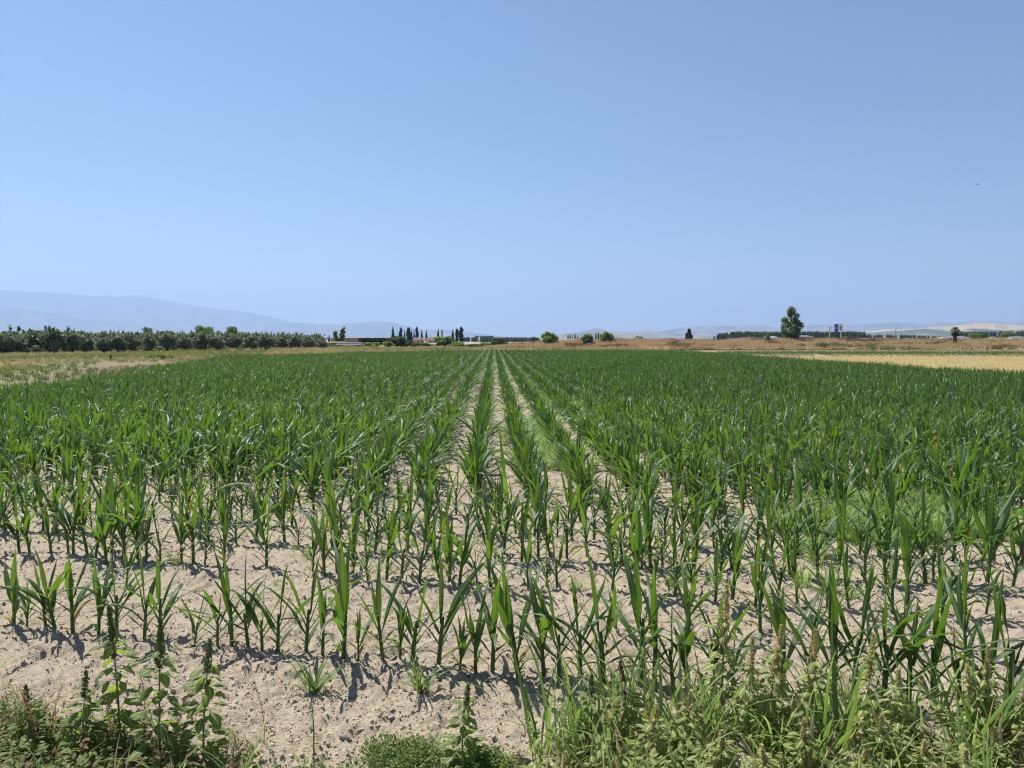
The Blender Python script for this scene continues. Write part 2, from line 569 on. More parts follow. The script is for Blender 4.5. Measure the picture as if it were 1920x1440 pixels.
for k, (px, py, s, lb) in enumerate([(645, 1395, 0.022, 'grey stone at the lower edge of the bare soil beside the low clover'),
                                     (735, 1360, 0.018, 'small grey stone on bare soil below the grass tuft'),
                                     (1712, 1342, 0.03, 'pale stone between maize stalks among the straw-coloured weeds')]):
    x, y = ground_at(px, py)
    o = link('stone', st.data, None, (x, y, gz(x, y) + s * 0.2), (0.2 * k, 0.1, k * 1.3), (s,) * 3)
    tag(o, lb, 'stone', 'loose stones')


# ------------------------------------------------------------------ maize
def maize_parts(seed, lod=0):
    rg = np.random.default_rng(seed)
    leaves = []
    n = int(rg.integers(8, 11))
    plane = rg.uniform(0, 6.28)
    hst = rg.uniform(0.19, 0.25)
    lean = rg.uniform(-0.02, 0.02, 2)
    nseg, nc = (11, 4) if lod == 0 else (6, 2)
    for i in range(n):
        u = i / (n - 1)
        az = plane + math.pi * (i % 2) + rg.normal(0, 0.33)
        z0 = 0.025 + (hst - 0.03) * u ** 0.9
        if u < 0.3:
            L, wd, a0, bd = rg.uniform(0.12, 0.24), rg.uniform(0.016, 0.024), rg.uniform(0.5, 0.9), rg.uniform(0.8, 1.6)
        elif u < 0.68:
            L, wd, a0, bd = rg.uniform(0.34, 0.56), rg.uniform(0.027, 0.042), rg.uniform(0.32, 0.85), rg.uniform(0.5, 1.9)
        else:
            L, wd, a0, bd = rg.uniform(0.26, 0.44), rg.uniform(0.030, 0.047), rg.uniform(0.08, 0.50), rg.uniform(0.05, 1.1)
            if u == 1:
                a0, bd, wd = rg.uniform(0.0, 0.1), rg.uniform(0.0, 0.25), wd * 0.75
        leaves.append(blade(z0, az, L, wd, a0, bd, rg.normal(0, 0.5) + (rg.choice([-1, 1]) * 0.6 if rg.random() < 0.3 else 0), rg.uniform(0.35, 0.75), rg.uniform(0.0, 0.35),
                            rg.normal(0, 0.5), nseg, nc, 0.006, rg.uniform(0.28, 0.42), rg.uniform(0, 6), (lean[0] * z0 / hst, lean[1] * z0 / hst), 0.4, rg.uniform(1.15, 1.6)))
    maize_parts.dry = [i / (n - 1) < 0.3 and rg.random() < 0.3 for i in range(n)]
    s = MB()
    zz = np.linspace(-0.03, hst + 0.03, 6)
    s.tube(np.stack([lean[0] * np.clip(zz, 0, 1) / hst, lean[1] * np.clip(zz, 0, 1) / hst, zz], 1), np.array([0.012, 0.0115, 0.011, 0.0105, 0.009, 0.006]), 8 if lod == 0 else 5)
    return s, leaves


VAR = []
for k in range(18):
    s, lv = maize_parts(100 + k)
    VAR.append((s.data('maize_stalk', M['stalk']), [mesh_from('maize_leaf', *l[:2], M['maize_dry' if q else 'maize'], True, l[2]) for l, q in zip(lv, maize_parts.dry)]))


def maize_whole(seed, lod):
    s, lv = maize_parts(seed, lod)
    b = MB()
    mi = []
    for l, q in zip(lv, maize_parts.dry):
        b.add(*l)
        mi += [2 if q else 0] * len(l[1])
    nl = len(b.f)
    b.add(s.v, s.f)
    return src('maize', mesh_from('maize', b.v, b.f, [M['maize'] if lod == 0 else M['maize_far'], M['stalk'], M['maize_dry']], True, b.uv, mi + [1] * (len(b.f) - nl)))


NEARV = [maize_whole(100 + k, 0) for k in range(14)]
FARV = [maize_whole(200 + k, 1) for k in range(14)]

ORD = 'first second third fourth fifth sixth seventh eighth ninth tenth eleventh twelfth thirteenth fourteenth fifteenth sixteenth seventeenth eighteenth nineteenth'.split()
TENS = {2: 'twent', 3: 'thirt', 4: 'fort', 5: 'fift', 6: 'sixt'}


def ordinal(n):
    if n <= 19:
        return ORD[n - 1]
    a, b = divmod(n, 10)
    return TENS[a] + ('ieth' if b == 0 else 'y-' + ORD[b - 1])


def place_maize(x, y, s, label, group, v=None):
    v = random.randrange(len(VAR)) if v is None else v
    st_, lv = VAR[v]
    s *= 1.06
    r = thing('maize_plant', label, 'maize plant', (x, y, gz(x, y) - 0.004), random.uniform(0, 6.28), group, (s * random.uniform(0.92, 1.08), s * random.uniform(0.92, 1.08), s))
    r.rotation_euler[0], r.rotation_euler[1] = random.gauss(0, 0.05), random.gauss(0, 0.05)
    link('stalk', st_, r)
    for d in lv:
        link('leaf', d, r)
    return r


# nearest crosswise row: foot of each stalk (photo px) and height in metres
ROW1 = [(26, 1183, .42), (51, 1185, .28), (86, 1187, .36), (104, 1187, .48), (137, 1193, .52), (185, 1197, .47), (219, 1200, .48), (271, 1207, .44), (301, 1210, .47),
        (365, 1220, .28), (408, 1219, .34), (435, 1223, .50), (466, 1227, .45), (492, 1229, .38), (521, 1231, .44), (574, 1236, .46), (605, 1240, .38), (644, 1246, .53),
        (672, 1244, .30), (718, 1250, .47), (750, 1248, .31), (773, 1250, .50), (822, 1258, .54), (862, 1263, .31), (892, 1270, .42), (923, 1269, .50), (972, 1276, .60),
        (1020, 1274, .52), (1048, 1277, .50), (1088, 1278, .48), (1132, 1290, .60), (1200, 1289, .60), (1227, 1288, .58), (1263, 1298, .46), (1288, 1300, .44), (1340, 1300, .50),
        (1375, 1307, .42), (1467, 1310, .56), (1520, 1310, .54), (1563, 1315, .58), (1600, 1318, .56), (1657, 1322, .60), (1703, 1336, .56), (1750, 1338, .56), (1800, 1345, .50),
        (1850, 1350, .55), (1890, 1361, .66)]
n_ind = 0
for k, (px, py, h) in enumerate(ROW1):
    x, y = ground_at(px, py)
    size = 'stunted' if h < 0.36 else 'tall' if h > 0.55 else 'young'
    place_maize(x, y, h / 0.60, f'{size} maize plant, {ordinal(k + 1)} from the left in the nearest crosswise row', 'maize plants of the nearest crosswise row')
    n_ind += 1
occupied = [(x, 3.45 - 0.206 * x) for x in list(np.arange(-6, -2.95, .14)) + list(np.arange(2.25, 6, .14))]
for rw, (off, step) in enumerate([(1.2, .106), (1.8, .112), (2.4, .124), (3.0, .15)]):
    x, got = -6.3, []
    while x < 6.0:
        x += step * random.uniform(0.6, 1.45)
        y = 3.45 - 0.206 * x + off + random.gauss(0, 0.045)
        if random.random() < 0.05:
            x += 0.2
        if abs(x) < 0.675 * y * 1.06 + 0.05 and random.random() > 0.05:
            got.append((x, y))
        else:
            occupied.append((x, y))
    nm = ORD[rw + 1]
    for k, (x, y) in enumerate(got):
        h = random.choice([0.32, 0.42, 0.46, 0.48, 0.51, 0.54, 0.57])
        h *= random.uniform(0.92, 1.08)
        if rw == 0:
            lb = f'maize plant, {ordinal(k + 1)} from the left in the second crosswise row'
        else:
            lb = f'young maize plant standing in the {nm} crosswise row back from the field edge'
        place_maize(x, y, h / 0.60, lb, f'maize plants of the {nm} crosswise row')
        n_ind += 1

for x in (0.55, 0.9, 1.3, 1.5, 1.95, 2.2, 2.6, -1.0, -2.4):
    place_maize(x, 3.45 - 0.206 * x + 0.6 + random.gauss(0, .08), random.uniform(.45, .85), 'smaller maize plant growing out of line between the two nearest crosswise rows', 'maize plants between the two nearest crosswise rows')
    n_ind += 1
FIELD = [(-9.5, 4), (-12.4, 18.3), (-18.1, 41), (-22.3, 58.7), (-16.6, 69.7), (-3.8, 90.7), (20.4, 85.6), (18.6, 54), (18.9, 42), (19.2, 28), (19.6, 3)]


def inside(poly, x, y):
    r = np.zeros(x.shape, bool)
    for (x1, y1), (x2, y2) in zip(poly, poly[1:] + poly[:1]):
        cnd = (y1 > y) != (y2 > y)
        xi = (x2 - x1) * (y - y1) / ((y2 - y1) if y2 != y1 else 1e-9) + x1
        r ^= cnd & (x < xi)
    return r


rows = []
for k in range(-48, 48):
    x0 = -0.19 + 0.53 * k
    yy = np.arange(4, 92, 0.078) + RNG.uniform(-0.045, 0.045, len(np.arange(4, 92, 0.078)))
    xx = x0 - 0.0239 * yy + RNG.normal(0, 0.024, len(yy))
    keep = (yy > 3.45 - 0.206 * xx + 3.45 + RNG.uniform(-.15, .2)) & (RNG.random(len(yy)) > 0.05) & (np.abs(xx) < 0.70 * yy + 1.6)
    rows.append(np.stack([xx[keep], yy[keep]], 1))
rows = np.concatenate(rows)
rows = rows[inside(FIELD, rows[:, 0], rows[:, 1])]
vis = np.abs(rows[:, 0]) < 0.66 * rows[:, 1]
order = np.argsort(np.where(vis, np.hypot(rows[:, 0], rows[:, 1]), 1e9))
front = order[:max(0, 300 - n_ind)]
for i in front:
    x, y = rows[i]
    place_maize(x, y, random.uniform(0.42, 0.54) / 0.60, 'maize plant at the near end of the long rows behind the crosswise rows', 'maize plants at the near ends of the long rows')
rest = np.delete(rows, front, 0)
rest = np.concatenate([rest, np.array(occupied).reshape(-1, 2)])
dd = np.hypot(rest[:, 0], rest[:, 1])
hh = (0.525 + RNG.normal(0, 1, len(rest)) * np.where(dd < 14, 0.08, 0.05)) * (0.80 + 0.40 * fbm(rest[:, 0] * 0.25, rest[:, 1] * 0.16, 3, 8))
pts = np.stack([rest[:, 0], rest[:, 1], soil_z(rest[:, 0], rest[:, 1]) - 0.005], 1)
rot = np.stack([RNG.normal(0, 0.10, len(rest)), RNG.normal(0, 0.10, len(rest)), RNG.random(len(rest)) * 6.28], 1)
pick = np.where(dd < 16, RNG.integers(0, 14, len(rest)), 14 + RNG.integers(0, 14, len(rest)))
scatter('maize_crop', pts, rot, hh / 0.60, pick, NEARV + FARV, 'stuff', 'green maize crop in long rows running to the far field edge')

# separate green strip beyond the stubble
n = 5200
sx, sy = RNG.uniform(22, 75, n), RNG.uniform(77, 92, n)
k_ = sx > 23 + (sy - 77) * 0.1
sx, sy = sx[k_], np.round(sy[k_] / 0.6) * 0.6 + RNG.normal(0, .04, k_.sum())
scatter('maize_strip', np.stack([sx, sy, soil_z(sx, sy)], 1), np.stack([0 * sx, 0 * sx, RNG.random(len(sx)) * 6.28], 1), RNG.uniform(0.55, 0.85, len(sx)), RNG.integers(14, 28, len(sx)), NEARV + FARV, 'stuff', 'narrow green crop strip beyond the yellow stubble')


# ------------------------------------------------------------------ weeds and grasses
def tuft_data(name, seed, n, L, wd, m_, spread=0.02, a=(0.05, 0.9), bend=(0.4, 1.6), nseg=7):
    rg = np.random.default_rng(seed)
    b = MB()
    for i in range(n):
        az = rg.uniform(0, 6.28)
        rr = spread * math.sqrt(rg.random())
        p = rg.uniform(0, 6.28)
        l_ = L * rg.uniform(0.45, 1.1)
        b.add(*blade(-0.005, az, l_, wd * rg.uniform(0.6, 1.2), rg.uniform(*a), rg.uniform(*bend), rg.normal(0, 0.4), 0.4, 0, rg.normal(0, 0.3), nseg, 2, 0, 0.3, 0,
                     (rr * math.cos(p), rr * math.sin(p)), 0.6, 1.5))
    return b.data(name, m_)


def leaf_shape(c, d, up, L, wd, droop=0.6, nseg=5):
    """ovate leaf blade from point c along d"""
    d = np.asarray(d, float) / np.linalg.norm(d)
    az = math.atan2(d[1], d[0])
    a0 = math.acos(max(-1, min(1, d[2])))
    V, Fc, UV = blade(0, az, L, wd, a0, droop, 0, 0.3, 0.15, 0, nseg, 4, 0, 0.38, 1.0, (0, 0), 0.12, 2.0)
    return V + np.asarray(c), Fc, UV


def pigweed_data(seed, h, dry):
    """stem, foliage and flower spike meshes of one pigweed of height h"""
    rg = np.random.default_rng(seed)
    cur = rg.uniform(-0.10, 0.10, 2) * h
    f_ = lambda u: np.array([cur[0] * u * u, cur[1] * u * u, h * u])
    us = np.linspace(-0.04, 1, 12)
    stem = MB().tube([f_(u) for u in us], np.linspace(0.0048, 0.0016, 12), 6)
    fol = MB()
    nl = int(30 + 44 * h)
    for i in range(nl):
        u = 0.10 + 0.76 * (i + rg.random()) / nl
        az = i * 2.4 + rg.normal(0, 0.3)
        out = rg.uniform(0.5, 1.0)
        pet = h * rg.uniform(0.06, 0.11) * (1.15 - 0.6 * u)
        c0 = f_(u)
        dirv = np.array([math.cos(az) * out, math.sin(az) * out, rg.uniform(0.15, 0.6)])
        dirv /= np.linalg.norm(dirv)
        c1 = c0 + dirv * pet
        stem.tube([c0, c0 + dirv * pet * 0.5 + np.array([0, 0, 0.003]), c1], [0.0011, 0.001, 0.0008], 4, False)
        L = rg.uniform(0.048, 0.095) * (1.25 - 0.66 * u) * (0.55 + 0.9 * h)
        dirv[2] = rg.uniform(-0.7, 0.35)
        fol.add(*leaf_shape(c1, dirv, None, L, L * rg.uniform(0.52, 0.68), rg.uniform(0.3, 1.1)))
    for i in range(int(14 * h / 0.5)):                # small leaves in the axils
        u = rg.uniform(0.2, 0.88)
        az = rg.uniform(0, 6.28)
        dv = np.array([math.cos(az), math.sin(az), rg.uniform(0, .9)])
        fol.add(*leaf_shape(f_(u), dv, None, rg.uniform(0.02, 0.035), 0.012, 0.6, 3))
    sp_ = MB()
    z0, z1 = (0.62, 1.12) if dry else (0.80, 1.08)
    nb = 620 if dry else 420
    side = [(rg.uniform(0.6, 0.85), rg.uniform(0, 6.28), rg.uniform(0.03, 0.07)) for _ in range(5 if dry else 3)]
    for i in range(nb):
        if i % 3 == 0 and side:
            u0, a_, ll = side[i % len(side)]
            q = rg.random()
            p = f_(u0) + np.array([math.cos(a_) * 0.45, math.sin(a_) * 0.45, 0.9]) * ll * q
            rad = 0.0055 * (1.1 - q)
        else:
            q = rg.random()
            u = z0 + (z1 - z0) * q
            p = f_(min(u, 1.0)) + np.array([0, 0, h * max(0, u - 1)])
            rad = (0.020 if dry else 0.015) * (1 - q) ** 0.6 * (0.6 + 0.4 * math.sin(q * 40) ** 2) + 0.002
        a_ = rg.uniform(0, 6.28)
        e = rg.uniform(-0.3, 0.9)
        dv = np.array([math.cos(a_), math.sin(a_), e])
        c0 = p + dv * rad * rg.uniform(0.3, 1)
        w_ = rg.uniform(0.0026, 0.0050)
        t1 = np.cross(dv, [0.2, 0.1, 1.0])
        t1 /= np.linalg.norm(t1)
        t2 = np.cross(dv, t1)
        sp_.add([c0 + dv * w_ * 1.9, c0 + t1 * w_, c0 - t1 * w_ * 0.5 + t2 * w_ * 0.9, c0 - t1 * w_ * 0.5 - t2 * w_ * 0.9], [(0, 1, 2), (0, 2, 3), (0, 3, 1), (1, 3, 2)])
    return stem, fol, sp_


PIG = {}
for dry in (0, 1):
    PIG[dry] = []
    for k in range(5):
        s_, fo_, sp_ = pigweed_data(400 + 20 * dry + k, 0.5, dry)
        PIG[dry].append((s_.data('pigweed_stem', M['weedstem']), fo_.data('pigweed_foliage', M['pigweed_grey' if dry else 'pigweed']), sp_.data('pigweed_spike', M['spike_dry' if dry else 'spike_green'], False)))


def pigweed(px_top, py_top, d, dry, label, group, k=0, dx=0.0):
    z = H - d * math.tan(math.atan((py_top - 720) / F) + PITCH)
    x = (px_top - 960) / F * math.hypot(d, H - z) + dx
    g = gz(x, d)
    h = max(0.16, (z - g))
    s_, fo_, sp_ = PIG[dry][k % 5]
    w_ = max(0.75, h / 0.55) if h < 0.55 else (h / 0.55) ** 0.6
    r = thing('pigweed', label, 'weed', (x, d, g), k * 1.9, group, (w_, w_, h / 0.55))
    link('stem', s_, r)
    link('foliage', fo_, r)
    link('flower_spike', sp_, r)
    return r


GL = 'pigweeds at the field edge beside the grass'
for k, (px, py, d, lb) in enumerate([
        (247, 1133, 2.78, 'tall pigweed with green spike, second tallest of the green pigweeds at lower left'),
        (322, 1157, 2.62, 'upright dark green pigweed in the middle of the green group, spike straight up'),
        (405, 1190, 2.60, 'green pigweed at the right-hand end of the lower left group, spike beside bare soil'),
        (203, 1263, 2.66, 'leaning pigweed with two broad bright leaves at lower left'),
        (115, 1277, 2.72, 'short pigweed rising from the low weeds at far lower left'),
        (872, 1277, 2.62, 'lone green pigweed standing on bare soil at the bottom centre'),
        (1100, 1257, 2.70, 'green-topped pigweed at the left-hand edge of the tall grass'),
        (1167, 1237, 2.75, 'slim pigweed with pale spike among long grass below the maize'),
]):
    pigweed(px, py, d, 0, lb, GL, k)
GD = 'straw-spiked pigweeds at lower right'
for k, (px, py, d, lb) in enumerate([
        (1342, 1107, 2.95, 'tallest straw-spiked pigweed, its spike reaching up among the maize leaves'),
        (1423, 1173, 2.85, 'straw-spiked pigweed right of the tallest one, spike slim and upright'),
        (1497, 1180, 2.75, 'pigweed with the thickest straw-coloured spike at lower right'),
        (1383, 1197, 2.82, 'short-spiked pigweed between the tallest pigweed and its right-hand neighbour'),
        (1595, 1193, 2.85, 'pigweed whose yellow spike nods beside a broad maize leaf'),
        (1803, 1207, 2.80, 'straw-spiked pigweed near the right edge, taller of the right-hand pair'),
        (1780, 1240, 2.75, 'straw-spiked pigweed near the right edge, shorter of the right-hand pair'),
        (1643, 1260, 2.72, 'pigweed with pale spike halfway between the nodding one and the right-hand pair'),
        (1465, 1350, 2.55, 'low pigweed with straw spike below the thickest-spiked pigweed'),
        (1667, 1385, 2.50, 'low pigweed with straw spike at the bottom edge under the pale-spiked one'),
        (1860, 1280, 2.66, 'straw-spiked pigweed closest to the right edge'),
        (1193, 1320, 2.58, 'low straw-spiked pigweed among the long grass blades at bottom centre right'),
        (1552, 1400, 2.45, 'short pigweed at the bottom edge with only its straw spike showing'),
        (1722, 1405, 2.45, 'short pigweed at the bottom edge below the right-hand pair'),
        (1262, 1300, 2.66, 'leafy pigweed between the long grass and the tallest straw-spiked one'),
        (1320, 1360, 2.52, 'leafy low pigweed under the tallest straw-spiked one'),
        (1400, 1400, 2.46, 'leafy low pigweed at the bottom edge left of the low straw-spiked one'),
        (1790, 1370, 2.52, 'leafy low pigweed under the right-hand pair'),
        (1600, 1340, 2.58, 'leafy low pigweed under the nodding yellow spike'),
]):
    pigweed(px, py, d, 1, lb, GD, k)

TG = [tuft_data('grass_tuft', 500 + k, 30, 0.24, 0.010, M['grass'], 0.02) for k in range(4)]
TP = [tuft_data('grass_tuft', 520 + k, 46, 0.30, 0.0085, M['grass_pale'], 0.06, (0.05, 0.8), (0.5, 1.7)) for k in range(4)]
TL = [tuft_data('grass_clump', 540 + k, 16, 0.50, 0.015, M['grass'], 0.045, (0.03, 0.55), (0.1, 1.5), 10) for k in range(4)]


def put(name, data, px, py, s, label, cat, group, z=0.0):
    x, y = ground_at(px, py)
    o = link(name, data, None, (x, y, gz(x, y)), (0, 0, px * 0.37), (s, s, s))
    return tag(o, label, cat, group)


put('grass_tuft', TG[0], 790, 1308, 1.0, 'spreading grass tuft on bare soil in front of the nearest maize row', 'grass tuft', 'grass tufts on the bare soil')
put('grass_tuft', TG[1], 588, 1308, 1.05, 'grass tuft with upright pale blades above a thin red-stemmed weed', 'grass tuft', 'grass tufts on the bare soil')
for k, (px, py, s, lb) in enumerate([
        (1020, 1440, 1.0, 'long arching grass clump at the left-hand end of the tall grass'),
        (1085, 1395, 0.95, 'long-bladed grass clump beside the green-topped pigweed'),
        (1130, 1440, 1.0, 'long-bladed grass clump at the bottom edge under the slim pigweed'),
        (1165, 1345, 1.05, 'tall upright grass clump right in front of a broad maize plant'),
        (1225, 1400, 1.1, 'dense grass clump behind the low straw-spiked pigweed'),
        (1285, 1440, 1.0, 'grass clump at the bottom edge left of the leafy pigweeds'),
        (1340, 1400, 0.8, 'grass clump at the foot of the tallest straw-spiked pigweed'),
        (1560, 1440, 1.15, 'grass clump with stiff bright blades slanting to upper right'),
        (1600, 1410, 1.0, 'grass clump below the nodding yellow spike'),
        (1690, 1400, 0.9, 'grass clump between pale-spiked pigweed and right-hand pair'),
        (1820, 1440, 1.15, 'tall grass clump with crossing blades near the right edge'),
        (1880, 1420, 0.9, 'grass clump in the bottom right corner'),
]):
    put('grass_clump', TL[k % 4], px, py, s, lb, 'grass clump', 'long grass clumps at the field edge')
def mat_points(n, poly, dens=None):
    out = []
    P_ = [ground_at(*p) for p in poly]
    xs_, ys_ = [p[0] for p in P_], [p[1] for p in P_]
    x = RNG.uniform(min(xs_), max(xs_), n)
    y = RNG.uniform(min(ys_), max(ys_), n)
    k = inside(P_, x, y)
    if dens is not None:
        k &= fbm(x * 5, y * 5, 2, 19) > dens
    return x[k], y[k]


FT = [(985, 905, 1.25), (1010, 880, 1.2), (965, 880, 1.0), (1060, 890, .7), (1000, 850, 1.2), (1165, 918, .7), (1205, 925, .8), (1430, 945, 1.0), (1455, 965, 1.1), (1480, 1000, .8), (1500, 1040, 1.0),
      (1530, 1060, .9), (1585, 985, .9), (1620, 1000, 1.1), (1660, 1010, 1.25), (1690, 1015, 1.2), (1720, 1005, 1.1), (1680, 980, 1.1), (1640, 965, 1.1), (1705, 965, 1.0), (1750, 990, .9),
      (1790, 1000, .9), (1830, 1010, 1.0), (1870, 1000, .9), (1895, 1020, .9), (1555, 1115, .8), (1600, 1130, .6), (1505, 1110, .7), (1080, 1110, .5), (1260, 1105, .5), (1730, 1100, .5)]
for k, (px, py, s) in enumerate(FT):
    if k < 5:
        lb = 'bright grass tuft in the row just right of the middle lane of soil'
    elif k < 7:
        lb = 'small grass tuft among maize right of the middle lane'
    elif k < 12:
        lb = 'pale grass tuft at the left-hand end of the grassy patch in the maize'
    elif k < 25:
        lb = 'pale grass tuft in the dense grassy patch between maize plants'
    else:
        lb = 'small pale grass tuft on soil between the two nearest crosswise rows'
    put('grass_tuft', TP[k % 4], px, py, s, lb, 'grass tuft', 'grass tufts: ' + lb)
# low weedy grass between rows farther out
n = 3600
wx, wy = RNG.uniform(-2, 18, n), RNG.uniform(9, 60, n)
k_ = (fbm(wx * 0.28, wy * 0.11, 3, 77) > 0.55) & (RNG.random(n) < 0.8)
wx, wy = wx[k_], wy[k_]
srcP = [src('weedy_grass', d_) for d_ in TP]
ex, ey = RNG.uniform(0.4, 4.2, 620), RNG.uniform(15, 34, 620)
k2 = fbm(ex * 0.8, ey * 0.25, 2, 31) > 0.45
jx, jy = RNG.normal(0.52, .2, 130), RNG.uniform(9, 14.5, 130)
hx, hy = mat_points(620, [(1425, 950), (1480, 925), (1560, 960), (1640, 925), (1740, 930), (1900, 985), (1900, 1030), (1760, 1030), (1640, 1030), (1560, 1010), (1500, 1060), (1450, 990)], 0.42)
gxx, gyy = RNG.uniform(-5.5, 5.5, 500), RNG.uniform(4.6, 8.5, 500)
k3 = (fbm(gxx * .9, gyy * .9, 2, 13) > .58)
wx, wy = np.concatenate([wx, ex[k2], gxx[k3], hx, jx]), np.concatenate([wy, ey[k2], gyy[k3], hy, jy])
ws = np.concatenate([RNG.uniform(0.5, 1.1, k_.sum()), RNG.uniform(0.6, 1.5, k2.sum()), RNG.uniform(0.15, 0.4, k3.sum()), RNG.uniform(0.3, 1.05, len(hx)), RNG.uniform(.6, 1.3, len(jx))])
scatter('weedy_grass', np.stack([wx, wy, soil_z(wx, wy)], 1), np.stack([0 * wx, 0 * wx, wx * 91], 1), ws, RNG.integers(0, 4, len(wx)), srcP, 'stuff', 'pale weedy grass growing between the maize rows')


# low leafy weed cover along the bottom edge
def sprig(seed, m_, n, h, L, ratio, ro=0.5):
    rg = np.random.default_rng(seed)
    b = MB()
    b.tube([(0, 0, -.01), (0.004, 0, h * 0.5), (0.0, 0.006, h)], [0.0016, 0.0013, 0.0008], 4, False)
    for i in range(n):
        u = rg.uniform(0.1, 1.0)
        az = i * 2.39 + rg.normal(0, .3)
        d_ = np.array([math.cos(az), math.sin(az), rg.uniform(0.0, 0.9)])
        p = np.array([0, 0, h * u]) + d_ * rg.uniform(0.003, 0.02) * ro * 2
        l_ = L * rg.uniform(0.6, 1.2)
        b.add(*leaf_shape(p, d_, None, l_, l_ * ratio, rg.uniform(0.2, 1.0), 3))
    return src('weed_sprig', b.data('weed_sprig', m_))


SPR = [sprig(600 + k, M['weed'], 20, 0.10, 0.024, 0.5) for k in range(3)] + [sprig(610 + k, M['pigweed' if k else 'browngrass'], 15, 0.14, 0.032, 0.5) for k in range(2)] + [sprig(620 + k, M['pigweed_grey'], 14, 0.15, 0.036, 0.55) for k in range(2)]
CLV = [sprig(630 + k, M['clover'], 12, 0.024, 0.016, 0.8, 1.6) for k in range(3)]


x1, y1 = mat_points(2700, [(-420, 1340), (60, 1365), (170, 1385), (260, 1420), (420, 1440), (600, 1475), (640, 1600), (-480, 1600)], 0.46)
x2, y2 = mat_points(1000, [(1010, 1470), (1090, 1430), (1250, 1400), (1420, 1375), (1600, 1385), (1760, 1400), (3000, 1430), (3100, 1590), (1000, 1590)], 0.50)
x3, y3 = mat_points(260, [(0, 1290), (120, 1330), (450, 1380), (700, 1440), (0, 1440)], 0.45)
xx, yy = np.concatenate([x1, x2, x3]), np.concatenate([y1, y2, y3])
pk = np.concatenate([RNG.choice([0, 1, 2, 3, 4], len(x1)), RNG.choice([2, 3, 5, 6, 5, 6], len(x2)), RNG.choice([0, 1, 2], len(x3))])
sc = np.concatenate([RNG.uniform(0.5, 1.15, len(x1)), RNG.uniform(0.6, 1.25, len(x2)), RNG.uniform(.3, .6, len(x3))])
scatter('weed_cover', np.stack([xx, yy, soil_z(xx, yy)], 1), np.stack([RNG.normal(0, .25, len(xx)), RNG.normal(0, .25, len(xx)), RNG.random(len(xx)) * 6.28], 1), sc, pk, SPR, 'stuff', 'low leafy weeds covering the soil along the field edge')
x1, y1 = mat_points(2300, [(590, 1475), (640, 1440), (700, 1412), (860, 1415), (960, 1455), (1010, 1560), (560, 1560)], 0.37)
scatter('clover_cover', np.stack([x1, y1, soil_z(x1, y1)], 1), np.stack([RNG.normal(0, .3, len(x1)), RNG.normal(0, .3, len(x1)), RNG.random(len(x1)) * 6.28], 1), RNG.uniform(.5, 1.0, len(x1)), RNG.integers(0, 3, len(x1)), CLV, 'stuff', 'dense mat of tiny clover leaves at the bottom edge')


x1, y1 = mat_points(450, [(1000, 1450), (1060, 1400), (1250, 1350), (1420, 1330), (1600, 1330), (1760, 1345), (3000, 1380), (3100, 1590), (1000, 1590)], 0.40)
x2, y2 = mat_points(80, [(-420, 1340), (60, 1365), (260, 1420), (600, 1475), (640, 1600), (-480, 1600)])
x1, y1 = np.concatenate([x1, x2]), np.concatenate([y1, y2])
srcE = [src('edge_grass', tuft_data('edge_grass', 560 + k, 12, 0.30, 0.008, M['grass_pale' if k < 3 else 'strawgrass'], 0.03, (0.05, 0.6), (0.2, 1.4), 7)) for k in range(4)]
scatter('edge_grass', np.stack([x1, y1, soil_z(x1, y1)], 1), np.stack([RNG.normal(0, .15, len(x1)), RNG.normal(0, .15, len(x1)), RNG.random(len(x1)) * 6.28], 1), RNG.uniform(.45, 1.3, len(x1)), RNG.choice([0, 1, 2, 0, 3, 2, 3], len(x1)), srcE, 'stuff', 'thin pale grass growing through the weeds at the field edge')


# dry brown dock stalks and a thin red-stemmed weed
def dry_stalk(seed):
    rg = np.random.default_rng(seed)
    b = MB()
    cur = rg.uniform(-0.08, 0.08, 2)
    f_ = lambda u: np.array([cur[0] * u * u, cur[1] * u * u, 0.34 * u])
    b.tube([f_(u) for u in np.linspace(-.03, 1, 8)], np.linspace(0.0024, 0.0008, 8), 5)
    for i in range(260):
        u = 0.25 + 0.78 * rg.random()
        a_ = rg.uniform(0, 6.28)
        dv = np.array([math.cos(a_), math.sin(a_), rg.uniform(0, 1)])
        c0 = f_(u) + dv * rg.uniform(0.001, 0.011)
        w_ = rg.uniform(0.0016, 0.0034)
        t1 = np.cross(dv, [0.2, 0.1, 1.0])
        t1 /= np.linalg.norm(t1)
        b.add([c0, c0 + t1 * w_ + dv * w_, c0 + dv * w_ * 2.6, c0 - t1 * w_ + dv * w_], [(0, 1, 2, 3)])
    return b.data('dry_stalk', M['drystalk'], False)


DST = [dry_stalk(700 + k) for k in range(4)]
for k, (px, py, h, rx, lb) in enumerate([
        (70, 1440, 0.30, 0.05, 'upright dry brown stalk, leftmost of the dry stalks in the low weeds'),
        (98, 1430, 0.26, -0.1, 'dry brown stalk just right of the leftmost dry stalk'),
        (262, 1425, 0.34, 0.3, 'dry reddish stalk leaning right between the green pigweeds'),
        (315, 1430, 0.28, 0.35, 'dry tan stalk leaning behind the upright dark pigweed'),
        (205, 1440, 0.22, 0.2, 'short dry stalk at the bottom edge below the leaning pigweed'),
        (25, 1420, 0.22, 0.0, 'short dry stalk in the bottom left corner of the weeds'),
        (495, 1410, 0.24, 0.12, 'thin dry stalk on bare soil right of the green pigweeds'),
        (1205, 1440, 0.22, 0.1, 'dry reddish stalk among the long grass'),
]):
    x, y = ground_at(px, py)
    o = link('dry_stalk', DST[k % 4], None, (x, y, gz(x, y)), (0.05, rx, 0), (h / .34,) * 3)
    tag(o, lb, 'dry stalk', 'dry brown stalks in the weeds')
x, y = ground_at(588, 1440)
